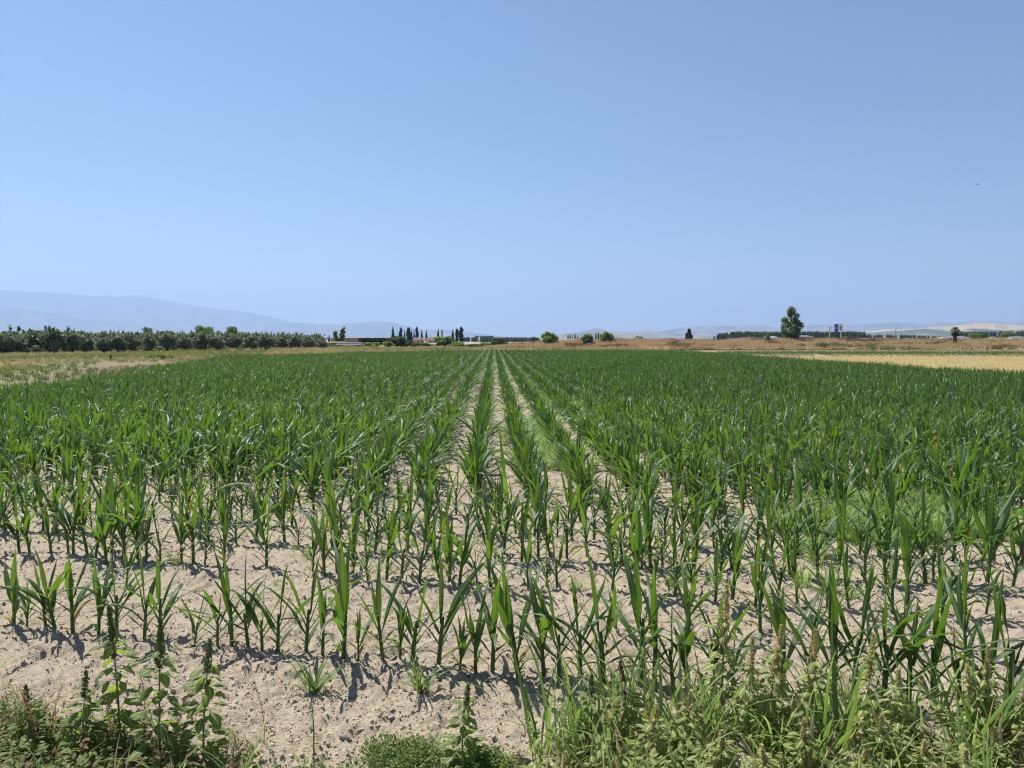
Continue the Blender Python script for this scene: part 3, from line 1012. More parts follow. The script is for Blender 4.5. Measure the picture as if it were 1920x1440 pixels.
r = thing('red_stemmed_weed', 'thin weed with a straight red stem below the upright grass tuft', 'weed', (x, y, gz(x, y)))
MB().tube([(0, 0, -.02), (0.003, 0, .1), (-.002, .004, .2)], [.003, .0025, .0016], 6).build('stem', M['redstem'], r)
b = MB()
for i in range(12):
    u, az = 0.03 + 0.014 * i, i * 2.4
    b.add(*leaf_shape((0, 0, u), (math.cos(az), math.sin(az), .4), None, .03, .01, .7, 3))
b.build('foliage', M['weed'], r)


# ------------------------------------------------------------------ flat field surfaces
def sheet(name, poly, z, m_, label, sub=1):
    v = [(x, y, z) for x, y in poly]
    o = link(name, mesh_from(name, v, [tuple(range(len(v)))], m_, False))
    return tag(o, label, None, None, 'structure')


def field_mat(name, stops, scale, rough=0.95, stretch=None, bmp=0.05):
    m, t, bs = mat(name)
    P = position(t)
    if stretch:
        mp = N(t, 'ShaderNodeMapping')
        mp.inputs['Scale'].default_value = stretch
        t.links.new(P, mp.inputs[0])
        P = mp.outputs[0]
    f = noise(t, scale, 6, 0.7, P)
    t.links.new(ramp(t, f, stops), bs.inputs['Base Color'])
    bs.inputs['Roughness'].default_value = rough
    bs.inputs['Specular IOR Level'].default_value = 0.1
    bump(t, bs, f, 0.8, bmp)
    return m


mead = field_mat('fallow_ground', [(0.30, (0.19, 0.145, 0.095)), (0.42, (0.16, 0.155, 0.08)), (0.58, (0.18, 0.185, 0.08)), (0.72, (0.22, 0.185, 0.11))], 0.35)
stub = field_mat('stubble_ground', [(0.34, (0.19, 0.145, 0.06)), (0.5, (0.33, 0.255, 0.11)), (0.62, (0.22, 0.19, 0.075))], 1.0, stretch=(0.12, 1.4, 1), bmp=0.08)
trackm = field_mat('pale_track', [(0.3, (0.32, 0.26, 0.17)), (0.7, (0.38, 0.31, 0.21))], 0.4)
brownsoil = field_mat('bare_brown_soil', [(0.3, (0.17, 0.125, 0.085)), (0.7, (0.24, 0.18, 0.125))], 1.2, bmp=0.1)
dryg = field_mat('dry_grass_ground', [(0.3, (0.24, 0.18, 0.10)), (0.7, (0.31, 0.25, 0.14))], 0.5)
MEADOW = [(-9.8, 4), (-12.7, 18.3), (-18.4, 41), (-22.6, 58.7), (-24, 70), (-30, 112), (-60, 96), (-140, 66), (-160, -20), (-60, -20)]
sheet('fallow_meadow', MEADOW, 0.035, mead, 'weedy fallow meadow between maize and olive grove')
sheet('bare_soil_strip', [(-15.4, 27), (-19.2, 41), (-22.8, 55), (-25.5, 56), (-25, 46), (-21.5, 36), (-17.5, 27)], 0.045, brownsoil, 'strip of bare brown soil along the maize edge')
STUB = [(19.6, 3), (19.4, 28), (19.2, 42), (19.0, 54), (19.6, 69), (24, 71.5), (150, 77), (150, 0)]
sheet('stubble_field', STUB, 0.035, stub, 'pale yellow stubble field beside the maize')
sheet('dry_margin', [(19.8, 69.2), (19.9, 76.5), (150, 77.6), (150, 77.1), (24, 71.7)], 0.03, dryg, 'dry grass margin')
sheet('far_margin', [(-30, 112), (-24, 70), (-16.2, 70.5), (-3.6, 91.5), (20.6, 86.4), (19.9, 93), (260, 93), (260, 118), (-32, 136)], 0.03, dryg, 'dry grass strip at the far end of the maize')
sheet('dirt_track', [(24, 118.3), (260, 118.3), (260, 128), (24, 132)], 0.03, trackm, 'pale dirt track below the bank')

# ------------------------------------------------------------------ dry bank
ux = np.arange(-6, 330, 0.7)
prof = [(-1.0, -0.05), (0, 0.0), (2.5, 0.2), (6, 0.5), (11, 0.9), (17, 1.25), (24, 1.42), (32, 1.35), (44, 0.8), (56, 0.3), (70, -0.1)]
dv_ = np.array([p[0] for p in prof])
hv_ = np.array([p[1] for p in prof])
dfine = np.arange(-1, 70, 0.9)
hfine = np.interp(dfine, dv_, hv_)
BX, BD = np.meshgrid(ux, dfine)
BH = np.interp(BD, dv_, hv_)
endf = np.clip((BX + 6) / 22, 0, 1) ** 0.7
BH = BH * endf * (0.86 + 0.30 * fbm(BX * 0.05, BD * 0.06, 3, 51)) + (0.30 * (fbm(BX * 0.5, BD * 0.5, 3, 52) - 0.5)) * np.clip(BH, 0, 1)
BY = 134 + BD - 0.02 * BX


def bank_h(x, d):
    h = np.interp(d, dv_, hv_) * np.clip((x + 6) / 22, 0, 1) ** 0.7
    return h * (0.86 + 0.30 * fbm(x * 0.05, d * 0.06, 3, 51)) + (0.30 * (fbm(x * 0.5, d * 0.5, 3, 52) - 0.5)) * np.clip(h, 0, 1)


nx, ny = len(ux), len(dfine)
ii, jj = np.meshgrid(np.arange(nx - 1), np.arange(ny - 1))
q0 = (jj * nx + ii).ravel()
bankm = field_mat('bank_soil', [(0.34, (0.20, 0.125, 0.07)), (0.5, (0.37, 0.265, 0.16)), (0.64, (0.48, 0.375, 0.24))], 0.6, bmp=0.2)
o = link('embankment', mesh_from('embankment', np.stack([BX.ravel(), BY.ravel(), BH.ravel()], 1), np.stack([q0, q0 + 1, q0 + nx + 1, q0 + nx], 1), bankm))
tag(o, 'long low bank of reddish dry grass behind the fields', None, None, 'structure')


def dtuft(seed, m_, h, n=26, wd=0.03, nm='dry_tuft'):
    rg = np.random.default_rng(seed)
    b = MB()
    for i in range(n):
        b.add(*blade(-0.02, rg.uniform(0, 6.28), h * rg.uniform(0.5, 1.1), wd, rg.uniform(0.02, 0.6), rg.uniform(0.1, 1.1), 0, 0.2, 0, 0, 3, 1, 0, 0.3, 0,
                     (rg.normal(0, h * .25), rg.normal(0, h * .25)), 0.7))
    return src(nm, b.data(nm, m_))


DT = [dtuft(800 + k, M['drygrass'], 0.75) for k in range(4)] + [dtuft(810 + k, M['strawgrass'], 0.7) for k in range(3)] + [dtuft(815 + k, M['browngrass'], 0.7) for k in range(2)] + [dtuft(817, M['meadowgrass'], 0.6)]
n = 20000
bx = RNG.uniform(-5, 150, n)
bd = RNG.uniform(0.2, 26, n)
pk = np.where(fbm(bx * 0.07, bd * 0.12, 3, 61) + RNG.normal(0, .07, n) > (0.52 - 0.22 * np.clip(1 - bd / 7, 0, 1)), RNG.integers(4, 7, n), RNG.integers(0, 4, n))
cl = fbm(bx * 0.16, bd * 0.22, 3, 68) + RNG.normal(0, .03, n)
pk = np.where(cl > 0.60, RNG.integers(7, 9, n), pk)
pk = np.where((fbm(bx * 0.06, bd * 0.2, 3, 69) > 0.57) & (bd < 9) & (bx > 30), 9, pk)
sc = RNG.uniform(0.5, 1.3, n) * (0.35 + 1.2 * fbm(bx * 0.3, bd * 0.3, 2, 66))
scatter('bank_grass', np.stack([bx, 134 + bd - 0.02 * bx, bank_h(bx, bd)], 1), np.stack([0 * bx, 0 * bx, bx * 77], 1), sc, pk, DT, 'stuff', 'dry reddish grass growing all over the bank')
# straw coloured margins, meadow weeds, stubble straw
MW = [dtuft(820 + k, M['meadowgrass'], 0.36, 22, 0.03, 'meadow_tuft') for k in range(3)] + [dtuft(830, M['yellowweed'], 0.34, 26, 0.04, 'meadow_tuft'), dtuft(831, M['strawgrass'], 0.42, 24, 0.025, 'meadow_tuft')]


def poly_points(poly, n):
    x = RNG.uniform(min(p[0] for p in poly), max(p[0] for p in poly), n)
    y = RNG.uniform(min(p[1] for p in poly), max(p[1] for p in poly), n)
    k = inside(poly, x, y)
    return x[k], y[k]


x, y = poly_points([(-10.2, 10), (-13.0, 18.3), (-18.8, 41), (-23, 58.7), (-24.5, 70), (-31, 114), (-62, 92), (-75, 84), (-60, 60)], 15000)
bare = (x > -30) & (y > 26) & (y < 57) & (fbm(x * .3, y * .12, 3, 71) > .52) & (x > -13 - y * 0.28)
x, y = x[~bare], y[~bare]
f1 = fbm(x * 0.12, y * 0.06, 3, 72)
pk = np.where(f1 > 0.60, 3, np.where(f1 < 0.42, 4, RNG.integers(0, 3, len(x))))
pk = np.where(RNG.random(len(x)) < .25, RNG.integers(0, 5, len(x)), pk)
pk = np.where((y < 36) & (RNG.random(len(x)) < .85), RNG.integers(0, 3, len(x)), pk)
scatter('meadow_weeds', np.stack([x, y, 0 * x + 0.035], 1), np.stack([0 * x, 0 * x, x * 71], 1), RNG.uniform(0.35, 1.0, len(x)), pk, MW, 'stuff', 'grey green and yellow weeds on the fallow meadow')
x, y = poly_points([(-33, 112), (-24, 72), (-16.2, 71.5), (-3.6, 92.5), (20.6, 87.4), (20.2, 93.5), (20.2, 127), (-34, 150)], 9000)
pk = np.where(fbm(x * .15, y * .2, 3, 33) + RNG.normal(0, .05, len(x)) > 0.5, RNG.integers(0, 3, len(x)), 4)
x2, y2 = poly_points([(20, 69.5), (20, 76), (75, 77.4), (75, 73.9), (24, 72)], 900)
x3, y3 = poly_points([(-31, 110), (-34, 128), (-75, 96), (-75, 84)], 2500)
xx, yy = np.concatenate([x, x2, x3]), np.concatenate([y, y2, y3])
scatter('margin_grass', np.stack([xx, yy, 0 * xx + 0.03], 1), np.stack([0 * xx, 0 * xx, xx * 71], 1), np.concatenate([RNG.uniform(0.7, 1.9, len(x)), RNG.uniform(.4, .9, len(x2)), RNG.uniform(.8, 2.0, len(x3))]),
        np.concatenate([pk, np.full(len(x2), 4), RNG.choice([0, 1, 4, 4], len(x3))]), MW, 'stuff', 'tall straw coloured grass along the field margins')
STB = [dtuft(840 + k, M['strawgrass'], 0.08, 16, 0.012, 'straw_tuft') for k in range(3)]
x, y = poly_points([(19.9, 26), (19.6, 42), (19.4, 54), (20, 69), (24, 71), (75, 74.5), (60, 45), (30, 26)], 6000)
sw = np.abs(((y + 0.2 * x) / 2.6) % 1 - 0.5)
k = RNG.random(len(x)) < (0.25 + 0.9 * (sw < 0.14))
x, y = x[k], y[k]
scatter('stubble_straw', np.stack([x, y, 0 * x + 0.035], 1), np.stack([0 * x, 0 * x, x * 71], 1), RNG.uniform(0.6, 1.4, len(x)), RNG.integers(0, 3, len(x)), STB, 'stuff', 'cut straw lying in swaths on the stubble')


# ------------------------------------------------------------------ trees
def crown(name, blobs, n, leaf, m_, seed, elong=1.5, shell=0.55):
    rg = np.random.default_rng(seed)
    B = np.array(blobs, float)
    w_ = (B[:, 3] * B[:, 4] * B[:, 5]) ** (2 / 3)
    k = rg.choice(len(B), n, p=w_ / w_.sum())
    d = rg.normal(size=(n, 3))
    d /= np.linalg.norm(d, axis=1)[:, None]
    rr = shell + (1.06 - shell) * rg.random(n) ** 0.7
    lump = 0.82 + 0.36 * vnoise(d[:, 0] * 3 + k * 7.3, d[:, 1] * 3 + d[:, 2] * 3, seed)
    c = B[k, :3] + d * B[k, 3:6] * (rr * lump)[:, None]
    a = rg.normal(size=(n, 3)) + d * 0.6
    a /= np.linalg.norm(a, axis=1)[:, None]
    b = np.cross(a, rg.normal(size=(n, 3)))
    b /= np.linalg.norm(b, axis=1)[:, None] + 1e-9
    s = leaf * rg.uniform(0.6, 1.4, n)[:, None]
    V = np.stack([c + a * s * elong * 0.5, c + b * s * 0.5, c - a * s * elong * 0.5, c - b * s * 0.5], 1).reshape(-1, 3)
    return mesh_from(name, V, np.arange(4 * n).reshape(n, 4), m_, False)


def trunk(limbs, m_, n=6):
    b = MB()
    for pts, r0, r1 in limbs:
        b.tube(pts, np.linspace(r0, r1, len(pts)), n)
    return b.data('trunk', m_)


def blobs_round(rg, r, z0, z1, n, br):
    out = []
    for i in range(n):
        u = (i + rg.random()) / n
        az = i * 2.4 + rg.normal(0, .4)
        z = z0 + (z1 - z0) * u
        env = math.sin(math.pi * min(0.97, 0.12 + 0.80 * u)) ** 0.6
        q = r * env * math.sqrt(rg.random()) * 0.85
        s = br * rg.uniform(0.7, 1.25)
        out.append((q * math.cos(az), q * math.sin(az), z, s, s, s * 0.85))
    return out


def olive_kind(k):
    rg = np.random.default_rng(900 + k)
    bl = blobs_round(rg, 1.05, 0.75, 2.05, 17, 0.46) + [(rg.normal(0, .7), rg.normal(0, .7), 0.55, .35, .35, .3) for _ in range(3)]
    tp = [(rg.normal(0, .5), rg.normal(0, .5), 2.25 + rg.uniform(0, .25), .10, .10, .28) for _ in range(6)]
    lim = [([(0, 0, -.1), (.05, .03, .35), (.1, 0, .6)], .17, .12)]
    for j in range(4):
        a = j * 1.57 + rg.uniform(-.3, .3)
        lim.append(([(.1, 0, .5), (.1 + .3 * math.cos(a), .3 * math.sin(a), .95), (.6 * math.cos(a), .6 * math.sin(a), 1.6)], .09, .03))
    return crown('crown', bl + tp, 3400, 0.13, M['olive'], 900 + k, 2.0, 0.35), trunk(lim, M['bark'])


def round_kind(seed, m_, h=3.2, r=1.25, n=3000, leaf=.16, base=0.35, nb=16, br=.5):
    rg = np.random.default_rng(seed)
    bl = blobs_round(rg, r, base + br * .7, h - br * .7, nb, br)
    lim = [([(0, 0, -.15), (.03, .02, h * .3), (0, 0, h * .6)], r * .10, r * .05)]
    for j in range(5):
        a = j * 1.3 + rg.uniform(-.3, .3)
        lim.append(([(0, 0, h * .25), (.4 * r * math.cos(a), .4 * r * math.sin(a), h * .5), (.6 * r * math.cos(a), .6 * r * math.sin(a), h * .75)], r * .05, r * .018))
    return crown('crown', bl, n, leaf, m_, seed, 1.5, 0.45), trunk(lim, M['bark'])


def column_kind(seed, h, r, m_, n=1800, leaf=.22, pointed=True, base=.4):
    rg = np.random.default_rng(seed)
    bl = []
    for i in range(16):
        u = (i + .5) / 16
        env = (min(1, .45 + 1.6 * u) * (1 - u ** 2.2)) if pointed else min(1, .5 + 1.5 * u) * (1 - u ** 5) ** .5
        s = max(.12, r * env * rg.uniform(.8, 1.1))
        bl.append((rg.normal(0, .14 * r), rg.normal(0, .14 * r), base + (h - base) * (u * .96), s, s, h / 16 * 1.2))
    return crown('crown', bl, n, leaf, m_, seed, 1.7, .5), trunk([([(0, 0, -.15), (0, 0, h * .5), (0, 0, h * .8)], r * .2, r * .06)], M['bark'])


def grow(name, kind, x, y, z, s, label, cat, group=None, sz=None, rz=None):
    r = thing(name, label, cat, (x, y, z), random.uniform(0, 6.28) if rz is None else rz, group, (s, s, sz or s))
    link('crown', kind[0], r)
    link('trunk', kind[1], r)
    return r


OL = [olive_kind(k) for k in range(6)]
front = [(-70, 1.15, 'wide'), (-32, 1.05, 'wide'), (8, .95, 'grey'), (38, .85, 'low grey'), (66, 1.25, 'dark broad'), (104, 1.25, 'dark broad'), (136, 1.12, 'upright'), (160, 1.0, 'grey'), (196, .80, 'low round pale'), (222, 1.0, 'slim'),
         (247, 1.05, 'dark'), (282, .98, 'pale'), (316, 1.12, 'dark'), (347, 1.0, 'grey'), (378, 1.12, 'dark'), (408, .98, 'broad pale'), (440, 1.06, 'grey'), (470, 1.02, 'dark'), (500, .98, 'dark'), (527, .95, 'grey'), (553, .95, 'grey'), (580, .9, 'dark'), (603, .8, 'small')]
for k, (px, s, w_) in enumerate(front):
    d = 84 + 36 * max(0, px) / 600 + (4 if k % 3 == 1 else 0)
    s *= 0.96
    grow('olive_tree', OL[k % 6], far_x(px, d), d, 0.0, s * random.uniform(1.0, 1.3), f'{w_} olive tree, {ordinal(k + 1)} from the left along the front of the grove', 'olive tree', 'olive trees along the front of the grove', sz=s)
k = 0
for row, (dd_, st_) in enumerate([(6, 22), (14, 20), (25, 19), (38, 18)]):
    px = -90 + 9 * row
    while px < 605:
        d = 84 + 36 * max(0, px) / 600 + dd_ + random.uniform(-1.5, 1.5)
        grow('olive_tree', OL[random.randrange(6)], far_x(px, d), d, 0.0, random.uniform(0.88, 1.10) + 0.03 * row, 'olive tree deeper in the grove, only its crown showing above the front trees', 'olive tree', 'olive trees deeper in the grove')
        px += st_ * random.uniform(.8, 1.25)
# taller trees above the grove
K_oak = round_kind(950, M['broad'], 6.0, 3.0, 5200, .30, .5, 22, 1.2)
K_oak2 = round_kind(951, M['broad'], 6.0, 2.2, 4200, .28, .5, 18, 1.0)
K_thin = round_kind(952, M['olive'], 6.0, 1.7, 1800, .22, 1.0, 12, .65)


def by_px(name, kind, kh, px, top, d, label, cat, group=None, ws=1.0, zb=0.0, wpx=None):
    s = (far_z(top, d) - zb) / kh
    if wpx:
        ws = 1.2 * wpx * d / F / 3.5 / s
    return grow(name, kind, far_x(px, d), d, zb, s * ws, label, cat, group, sz=s)


by_px('broadleaf_tree', K_thin, 6.2, 278, 611, 150, 'thin feathery tree poking above the middle of the olive grove', 'tree')
by_px('broadleaf_tree', K_oak, 6.3, 385, 609, 165, 'biggest dark round tree rising behind the olive grove', 'tree')
by_px('broadleaf_tree', K_oak2, 6.3, 434, 610, 165, 'dark tree with a pointed top just right of the big round tree', 'tree', None, .8)
by_px('broadleaf_tree', round_kind(953, M['bushy'], 6, 2.2, 2500, .28, .5, 14, 1.0), 6.3, 412, 619, 160, 'low yellowish tree between the big round tree and the pointed one', 'tree', None, .7)
by_px('broadleaf_tree', K_oak, 6.3, 491, 623, 175, 'small dark dome of a tree standing alone above the grove', 'tree', None, .75)
by_px('broadleaf_tree', K_thin, 6.2, 313, 618, 140, 'wispy grey tree top above the grove right of the feathery tree', 'tree', None, .8)

# cypresses and trees round the farmstead
CY = [column_kind(960 + k, 6.0, .75, M['cypress'], 2200, .2) for k in range(3)]
CYB = [column_kind(965 + k, 6.0, 1.0, M['cypress'], 2400, .22, False) for k in range(2)]
GC = 'cypresses round the farmstead'
for k, (px, top, d, kd, ws, lb) in enumerate([
        (605, 631, 250, CYB[0], .6, 'short blunt cypress at the end of the olive grove'),
        (618, 628, 250, CY[1], 1.0, 'small pointed cypress just left of the twin-crowned poplar'),
        (737, 611, 290, CY[0], .75, 'slim pointed cypress standing alone left of the cypress row'),
        (752, 613, 290, CYB[0], .62, 'blunt dark cypress, first of the row behind the big round shrub'),
        (759, 619, 292, CY[1], .6, 'lower cypress right of the blunt one'),
        (767, 613, 290, CYB[1], .85, 'broad blunt cypress in the middle of the row'),
        (772, 616, 293, CY[2], .6, 'cypress pressed against the broad blunt one'),
        (777, 617, 290, CY[0], .55, 'thin cypress above the salmon house gable'),
        (782, 612, 290, CYB[0], .55, 'tall narrow cypress rising behind the salmon house'),
        (791, 618, 300, CY[1], .75, 'pointed cypress behind the right end of the salmon house'),
        (800, 618, 300, CY[2], .75, 'pointed cypress between the salmon and the cream house'),
        (808, 628, 330, CY[2], .5, 'tiny cypress tip over the cream house roof'),
        (822, 616, 290, CY[0], .75, 'cypress left of the dead grey tree, behind the bushy tree'),
        (849, 616, 285, CY[1], .75, 'pointed cypress, left one of the trio beyond the bushy tree'),
        (857, 615, 288, CYB[1], .6, 'greyish cypress, middle one of the trio'),
        (865, 612, 285, CYB[0], .85, 'thickest darkest cypress, right one of the trio'),
]):
    by_px('cypress_tree', kd, 6.1, px, top, d, lb, 'cypress', GC, ws)
# twin-crowned poplar
pk_ = (crown('crown', [(-.5 - .09 * i - .35 * (i % 2), 0, .8 + .40 * i, .36 + .14 * (i % 3), .5, .42) for i in range(9)] + [(.45 + .07 * i + .28 * ((i % 3) - 1), .2, .7 + .42 * i, (.50 + .25 * math.sin(i * .3)) * (1 if i < 10 else .6), .6, .45) for i in range(12)], 3800, .24, M['poplar'], 971, 1.6, .3),
       trunk([([(0, 0, -.1), (-.4, 0, 1.5), (-.8, 0, 3.6)], .16, .05), ([(0, 0, -.1), (.5, .1, 2.5), (1.0, .2, 5.2)], .2, .05)], M['bark']))
by_px('poplar_tree', pk_, 5.9, 637, 612, 255, 'grey-green poplar with two upright crowns beside the low sheds', 'tree', None, 1.0).rotation_euler[2] = 0.1
by_px('poplar_tree', (crown('crown', [(0, 0, 1 + .45 * i, .28, .28, .4) for i in range(10)], 500, .2, M['olive'], 972, 1.6, .3), trunk([([(0, 0, -.1), (0, 0, 5.6)], .1, .03), ([(0, 0, 2), (.5, 0, 4)], .05, .02)], M['bark'])), 5.8, 829, 616, 288, 'sparse greyish tree right of a cypress, above the bushy tree', 'tree')
M['darkbush'] = leaf_material('dark_bush_foliage', (0.028, 0.052, 0.02), (0.075, 0.11, 0.04), (0.14, 0.22, 0.05), 0.28, 0.55, 0.3)
K_sh = [round_kind(980 + k, M['darkbush'], 3.0, 1.6, 2600, .2, .1, 15, .65) for k in range(3)]
K_by = [round_kind(985 + k, M['bushy'], 3.0, 1.6, 2400, .2, .1, 14, .6) for k in range(3)]
GS = 'bushes in front of the farmstead'
for px, top, d, kd, ws, lb in [
        (745, 630, 172, K_sh[0], 36, 'big dark round bush below the cypress row'),
        (728, 640, 168, K_by[0], 22, 'lighter bush at the left foot of the big round bush'),
        (765, 636, 178, K_sh[1], 24, 'dark bush tucked behind the right side of the big round bush'),
        (693, 641, 168, K_by[1], 20, 'small olive-green bush in front of the dark cypress hedge'),
        (704, 641, 170, K_by[2], 18, 'small bush right of the first one in front of the hedge'),
        (780, 643, 168, K_sh[2], 24, 'low bush below the salmon house'),
        (796, 643, 168, K_sh[0], 28, 'low spreading bush below the gap between the houses'),
        (832, 630, 176, K_by[0], 40, 'large feathery green tree right of the cream house'),
        (846, 634, 178, K_sh[1], 24, 'dark bush against the cypress trio'),
        (858, 640, 168, K_by[1], 30, 'low green bush under the cypress trio'),
        (878, 645, 166, K_sh[2], 38, 'low hedge-like bush below the left half of the pale long roof'),
        (895, 645, 166, K_sh[0], 36, 'low hedge-like bush below the right half of the pale long roof'),
        (908, 641, 160, K_by[2], 18, 'small yellowish bush right of the pale long roof'),
        (918, 642, 158, K_by[0], 24, 'pale green bush touching the dark tree at the end of the bank'),
        (934, 631, 156, K_sh[1], 28, 'dark round tree at the left end of the reddish bank'),
        (655, 646, 160, K_by[2], 22, 'low bush under the grey sheet roof'),
        (618, 646, 150, K_sh[1], 28, 'dark bush at the right-hand end of the olive grove'),
]:
    by_px('bush', kd, 3.1, px, top, d, lb, 'bush', GS, wpx=ws)
# dark clipped cypress hedge: one planted screen
r = thing('cypress_hedge', 'dark cypress screen in front of the long brown building', 'hedge', (far_x(704, 240), 240, 0))
hl = far_x(734, 240) - far_x(674, 240)
b_ = []
for i in range(34):
    u = i / 33
    if 0.42 < u < 0.45:
        continue
    for z in (0.6, 1.2, 1.8):
        b_.append((-hl / 2 + hl * u, 0, z, .34, .5, .62))
link('foliage', crown('foliage', b_, 7000, .2, M['cypress'], 990, 1.6, .4), r)
b = MB()
for i in range(17):
    b.tube([(-hl / 2 + hl * (i + .5) / 17, 0, -.1), (-hl / 2 + hl * (i + .5) / 17, 0, 2.0)], .05, 5)
b.build('stems', M['bark'], r)

# round trees on the bank
RB = [round_kind(1000 + k, M['bushy' if k == 0 else 'broad'], 3.2, 1.5, 3400, .17, .15, 20, .52) for k in range(3)]
GB = 'round trees on the reddish bank'
for px, top, base, d, kd, ws, lb in [
        (1028, 621.5, 651.5, 146, RB[0], 1.35, 'widest yellow-green round tree on the reddish bank'),
        (1103, 625.5, 651.5, 145, RB[1], 1.1, 'smaller dark round tree on the bank, left of a close pair'),
        (1137, 622.5, 651.5, 146, RB[2], 1.0, 'taller grey-green round tree on the bank, right of a close pair')]:
    zb = far_z(base, d) - .1
    by_px('round_tree', kd, 3.25, px, top, d, lb, 'tree', GB, ws, zb)


def cone_kind(seed, h, r, m_, n, leaf, gaps=True):
    rg = np.random.default_rng(seed)
    bl = []
    lev = 13
    for i in range(lev):
        u = i / (lev - 1)
        rad = r * (0.35 + 1.25 * u if u < .38 else 1.0 - (u - .38) / .62 * .80)
        m2 = max(2, int(7 * rad / r) + 1)
        for j in range(m2):
            a = j * 6.28 / m2 + i * 1.1 + rg.normal(0, .25)
            q = rad * rg.uniform(.35, .95)
            s = r * rg.uniform(.16, .30)
            s *= rg.choice([.55, .8, 1.1])
            bl.append((q * math.cos(a), q * math.sin(a), h * (.07 + .88 * u) + rg.normal(0, h * .025), s, s, s * .9))
    for tx in (-.22, .16):
        for i in range(4):
            bl.append((tx * r + rg.normal(0, .04 * r), rg.normal(0, .1 * r), h * (.84 + .05 * i), .15 * r, .15 * r, .2 * r))
    lim = [([(0, 0, -.3), (0, .05, h * .4), (0, 0, h * .9)], r * .09, r * .02)]
    for j in range(12):
        a = j * 2.4
        z = h * (.12 + .05 * j)
        lim.append(([(0, 0, z), (.4 * r * math.cos(a), .4 * r * math.sin(a), z + .08 * h), (.75 * r * math.cos(a), .75 * r * math.sin(a), z + .15 * h)], r * .035, r * .012))
    return crown('crown', bl, n, leaf, m_, seed, 1.5, .3), trunk(lim, M['bark'])


BIGP = cone_kind(1010, 9.4, 3.3, M['poplar'], 6500, .26)
d = 152
by_px('poplar_tree', BIGP, 9.6, 1482, 577.5, d, 'tallest tree, big two-tipped poplar standing on the right-hand bank', 'tree', None, 1.0, far_z(645.5, d) - .1)
by_px('conifer_tree', column_kind(1011, 3.2, .95, M['poplar'], 2200, .17, True, .1), 3.3, 1439, 624, 148, 'small upright evergreen just left of the tallest poplar', 'tree', None, 1.0, far_z(649, 148))
by_px('conifer_tree', cone_kind(1012, 6, 2.0, M['cypress'], 3000, .25), 6.1, 1291, 617, 260, 'dark conical conifer standing alone behind the bank', 'tree', None, .85)
by_px('broadleaf_tree', K_oak, 6.3, 1198, 629.5, 330, 'small dark dome tree behind the bank right of the brown roofs', 'tree', None, 1.1)
by_px('bush', K_sh[0], 3.1, 1260, 634, 230, 'low bush showing over the bank left of the conifer', 'bush', None, 1.6)
by_px('bush', K_sh[1], 3.1, 1300, 634.5, 230, 'low bush at the foot of the dark conifer', 'bush', None, 1.4)
by_px('bush', K_sh[2], 3.1, 1004, 631.5, 330, 'dark bush behind the left part of the bank', 'bush', None, 1.2)
# thickets of grey-green scrub on the bank's foot
SCR = [round_kind(1020 + k, M['meadowgrass'], 1.4, 1.5, 1400, .12, .05, 12, .42) for k in range(2)]
for px, top, w_, lb in [(1500, 644, 1.0, 'grey-green scrub right of the tallest poplar'), (1541, 642.5, 1.5, 'grey-green scrub bush in the middle of the bank foot'), (1570, 644, 1.3, 'grey-green scrub bush below the two-panel sign'), (1762, 650, 1.1, 'low dark green scrub left of the palm'), (1856, 650, 1.6, 'grey-green scrub behind the wire fence'), (1868, 649, 1.4, 'taller grey-green scrub behind the wire fence')]:
    by_px('scrub_bush', SCR[px % 2], 1.5, px, top - 1, 137, lb, 'bush', 'scrub bushes at the foot of the bank', w_, far_z(653, 140))

# palm
d = 140
pb = far_z(650, d) - .1
ph_ = far_z(611, d) - pb
r = thing('palm_tree', 'short fan palm with a thick trunk and a skirt of dead fronds on the bank', 'palm tree', (far_x(1789, d), d, pb))
b = MB()
zz = np.linspace(-.2, ph_ * .74, 22)
b.tube(np.stack([0 * zz, 0 * zz, zz], 1), .27 + .04 * (np.arange(22) % 2) + .10 * np.clip(zz / (ph_ * .74), 0, 1) ** 2, 9)
b.build('trunk', M['palmbark'], r, False)


def frond(az, el, L, droop, b):
    rg = np.random.default_rng(int(az * 1000) % 9999)
    c0 = np.array([0, 0, ph_ * .74])
    d_ = np.array([math.cos(az) * math.cos(el), math.sin(az) * math.cos(el), math.sin(el)])
    c1 = c0 + d_ * L * .55
    b.tube([c0, c1], [.03, .018], 4)
    sd = np.cross(d_, [0, 0, 1.0])
    sd /= np.linalg.norm(sd) + 1e-6
    for i in range(15):
        a = -1.25 + 2.5 * i / 14
        e = d_ * math.cos(a) + sd * math.sin(a)
        tip = c1 + e * L * .5 + np.array([0, 0, -droop * L * .25 * rg.uniform(.5, 1.3)])
        n_ = np.cross(e, [0, 0, 1.0])
        n_ /= np.linalg.norm(n_) + 1e-6
        b.add([c1 - n_ * .02, c1 + e * L * .22 + n_ * .04, tip, c1 + e * L * .22 - n_ * .04], [(0, 1, 2, 3)])


b, b2 = MB(), MB()
for i in range(26):
    frond(i * 2.4, 1.35 - 1.5 * (i / 26), ph_ * .255, .6 + i / 26, b)
for i in range(22):
    frond(i * 2.4 + .5, -.55 - .8 * (i / 22), ph_ * .24, .4, b2)
b.build('crown', M['palm'], r, False)
b2.build('dead_fronds', M['palmbark'], r, False)

